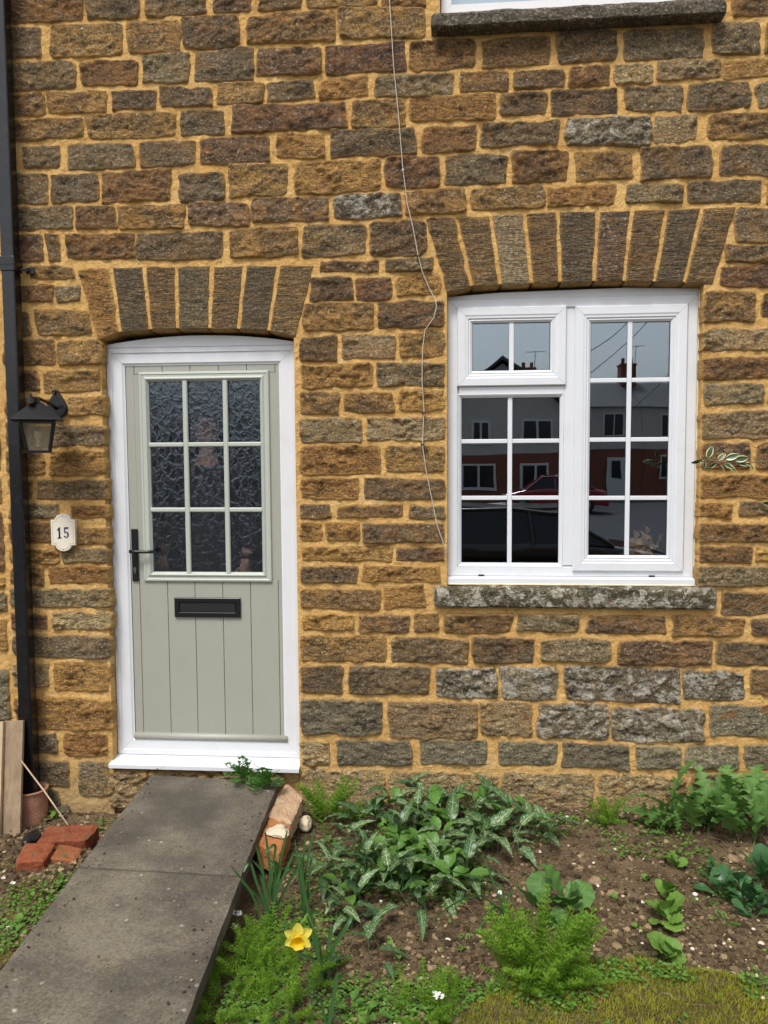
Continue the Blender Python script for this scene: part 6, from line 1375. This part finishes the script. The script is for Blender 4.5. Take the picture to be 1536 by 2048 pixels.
# nearer gabled house reflected in the left lower pane
gh = empty('gabled_house', (2.7, -27, -.6), 'rendered gabled house with side windows reflected in the left panes', 'house')
gx, gy = 3.3, -35; mb = MB(); mb.prism([(gx - 3.2, -.6), (gx + 2.6, -.6), (gx + 2.6, 4.2), (gx - .3, 6.4), (gx - 3.2, 4.2)], gy - 5, gy); obj('wall', mb, REND, gh); obj('lower_wall', MB().box(gx - 3.22, gx + 2.62, gy - .1, gy + .03, -.6, 1.9), BRK, gh)
mb = MB(); mb.add([(gx - 3.5, gy + .3, 4.05), (gx - .3, gy + .3, 6.55), (gx - .3, gy - 5.2, 6.55), (gx - 3.5, gy - 5.2, 4.05), (gx + 2.9, gy + .3, 4.05), (gx + 2.9, gy - 5.2, 4.05)], [(0, 1, 2, 3), (1, 4, 5, 2)]); o = obj('roof', mb, SLATE, gh); s_ = o.modifiers.new('s', 'SOLIDIFY'); s_.thickness = .15
for cx, cz, w_, h2 in ((gx + 1.3, 3.0, .8, .6), (gx - 1.4, 3.0, .5, .6), (gx - 1.5, .7, .9, .7), (gx + 1.2, .7, .7, .7)):
    obj('window', MB().box(cx - w_, cx + w_, gy, gy + .08, cz - h2, cz + h2), WHT, gh); [obj('pane', MB().box(a, b, gy + .08, gy + .09, cz - h2 + .12, cz + h2 - .12), DGL, gh) for a, b in ((cx - w_ + .12, cx - .06), (cx + .06, cx + w_ - .12))]
def car(x, y, rz, paint, label):
    r = empty('parked_car', (x, y, -.59), label, 'car')
    top = [(-2.1, .35), (-2.15, .62), (-2.0, .78), (-1.2, .92), (-.55, 1.38), (.3, 1.46), (1.15, 1.40), (1.75, 1.0), (2.05, .92), (2.12, .6), (2.1, .35)]
    W_ = .86; V_ = []; F_ = []
    # body below the waist, lofted across the width
    lower = [(-2.12, .30), (-2.17, .55), (-2.05, .74), (-1.25, .90), (0, .94), (1.75, .96), (2.08, .90), (2.14, .55), (2.10, .30)]
    ws = [(-1, .0), (-.97, .05), (.97, .05), (1, .0)]
    mb = MB(); k = len(lower)
    for yy, dz in ((-W_, .06), (-W_ + .08, 0), (W_ - .08, 0), (W_, .06)): mb.v += [(a, yy, b - (dz if b > .7 else 0)) for a, b in lower]
    for j in range(3):
        for i in range(k): i2 = (i + 1) % k; mb.f.append((j * k + i, j * k + i2, (j + 1) * k + i2, (j + 1) * k + i))
    mb.f.append(tuple(range(k))[::-1]); mb.f.append(tuple(range(3 * k, 4 * k)))
    def add(nm, mb, m, par=None, bv=0.0):
        me = bpy.data.meshes.new(nm); me.from_pydata(mb.v, [], mb.f); me.materials.append(m); o = bpy.data.objects.new(nm, me); col.objects.link(o); o.parent = par or r
        if bv: b = o.modifiers.new('b', 'BEVEL'); b.width = bv; b.segments = 3
        return o
    add('body', mb, paint, None, .05)
    cab = [(-1.2, .90), (-.55, 1.38), (.3, 1.46), (1.15, 1.40), (1.75, .96)]
    mb = MB(); k = 5; mb.v = [(a, -W_ + .06 + (b - .9) * .38, b) for a, b in cab] + [(a, W_ - .06 - (b - .9) * .38, b) for a, b in cab]; mb.f = [(i, i + 1, i + 1 + k, i + k) for i in range(4)] + [tuple(range(k))[::-1], tuple(range(k, 2 * k))]
    add('cabin', mb, DGL, None, .03)
    mb = MB()
    for s in (-1, 1):
        pts_ = [(a, s * (W_ - .055 - (b - .9) * .38), b) for a, b in cab]; mb.tube(pts_, .03, 6)
        mb.tube([(-.05, s * (W_ - .055), .92), (-.0, s * (W_ - .24), 1.43)], .03, 5)
    mb.box(-.5, 1.2, -.55, .55, 1.435, 1.47); add('roof_panel', mb, paint)
    for a in (-1.35, 1.35):
        for s in (-1, 1):
            mb = MB(); mb.tube([(a, s * (W_ - .2), .31), (a, s * (W_ + .01), .31)], .31, 20); wh = add('wheel', mb, SEAL); mb = MB(); mb.tube([(a, s * (W_ + .0), .31), (a, s * (W_ + .02), .31)], .19, 12); add('rim', mb, plain('alloy', (.4, .4, .4), .3, metal=1), wh)
    for s in (-1, 1): mb = MB(); mb.box(-2.15, -1.95, s * .72 - .14, s * .72 + .14, .58, .70); add('headlight', mb, plain('lamp_glass', (.6, .6, .6), .1), None, .03)
    r.rotation_euler.z = rz; return r
car(1.3, -8.2, R(183), plain('black_car_paint', (.012, .012, .014), .12, coat=1), 'black car parked outside, reflected in the lower panes')
car(4.7, -29.5, R(3), plain('red_car_paint', (.30, .01, .02), .15, coat=1), 'red car across the road reflected above the black car')
sl = empty('street_lamp', (8.6, -22, -.6), 'tall curved street lamp reflected in the right casement', 'street lamp'); mb = MB(); mb.tube([(8.6, -22, -.6), (8.6, -22, 4.5), (8.9, -22, 6.5), (9.7, -22, 7.5), (10.6, -22, 7.8)], [.09, .08, .07, .06, .05], 8); obj('post', mb, plain('galvanised', (.3, .3, .3), .5), sl, smooth=True)
mb = MB(); mb.box(10.4, 11.2, -22.12, -21.88, 7.72, 7.86); obj('lamp_head', mb, plain('lamp_grey', (.3, .3, .3), .5), sl, bevel=.03)

up = empty('utility_pole', (9, -12, -.6), 'wooden pole carrying overhead wires reflected in the right casement', 'pole')
mb = MB(); mb.tube([(9, -12, -.6), (9, -12, 9.3)], [.13, .10], 10); obj('post', mb, BARK, up)
for k, (a, b) in enumerate([((5.5, -34.8, 4.4), (9, -12, 9.1)), ((10.6, -40.6, 4.3), (9, -12, 9.0)), ((3.6, -40.6, 4.3), (9, -12, 8.8))]):
    a, b = Vector(a), Vector(b); mb = MB(); mb.tube([a.lerp(b, t / 10) + Vector((0, 0, -1.2 * t / 10 * (1 - t / 10))) for t in range(11)], .016, 4); obj('wire', mb, BLACK, up)
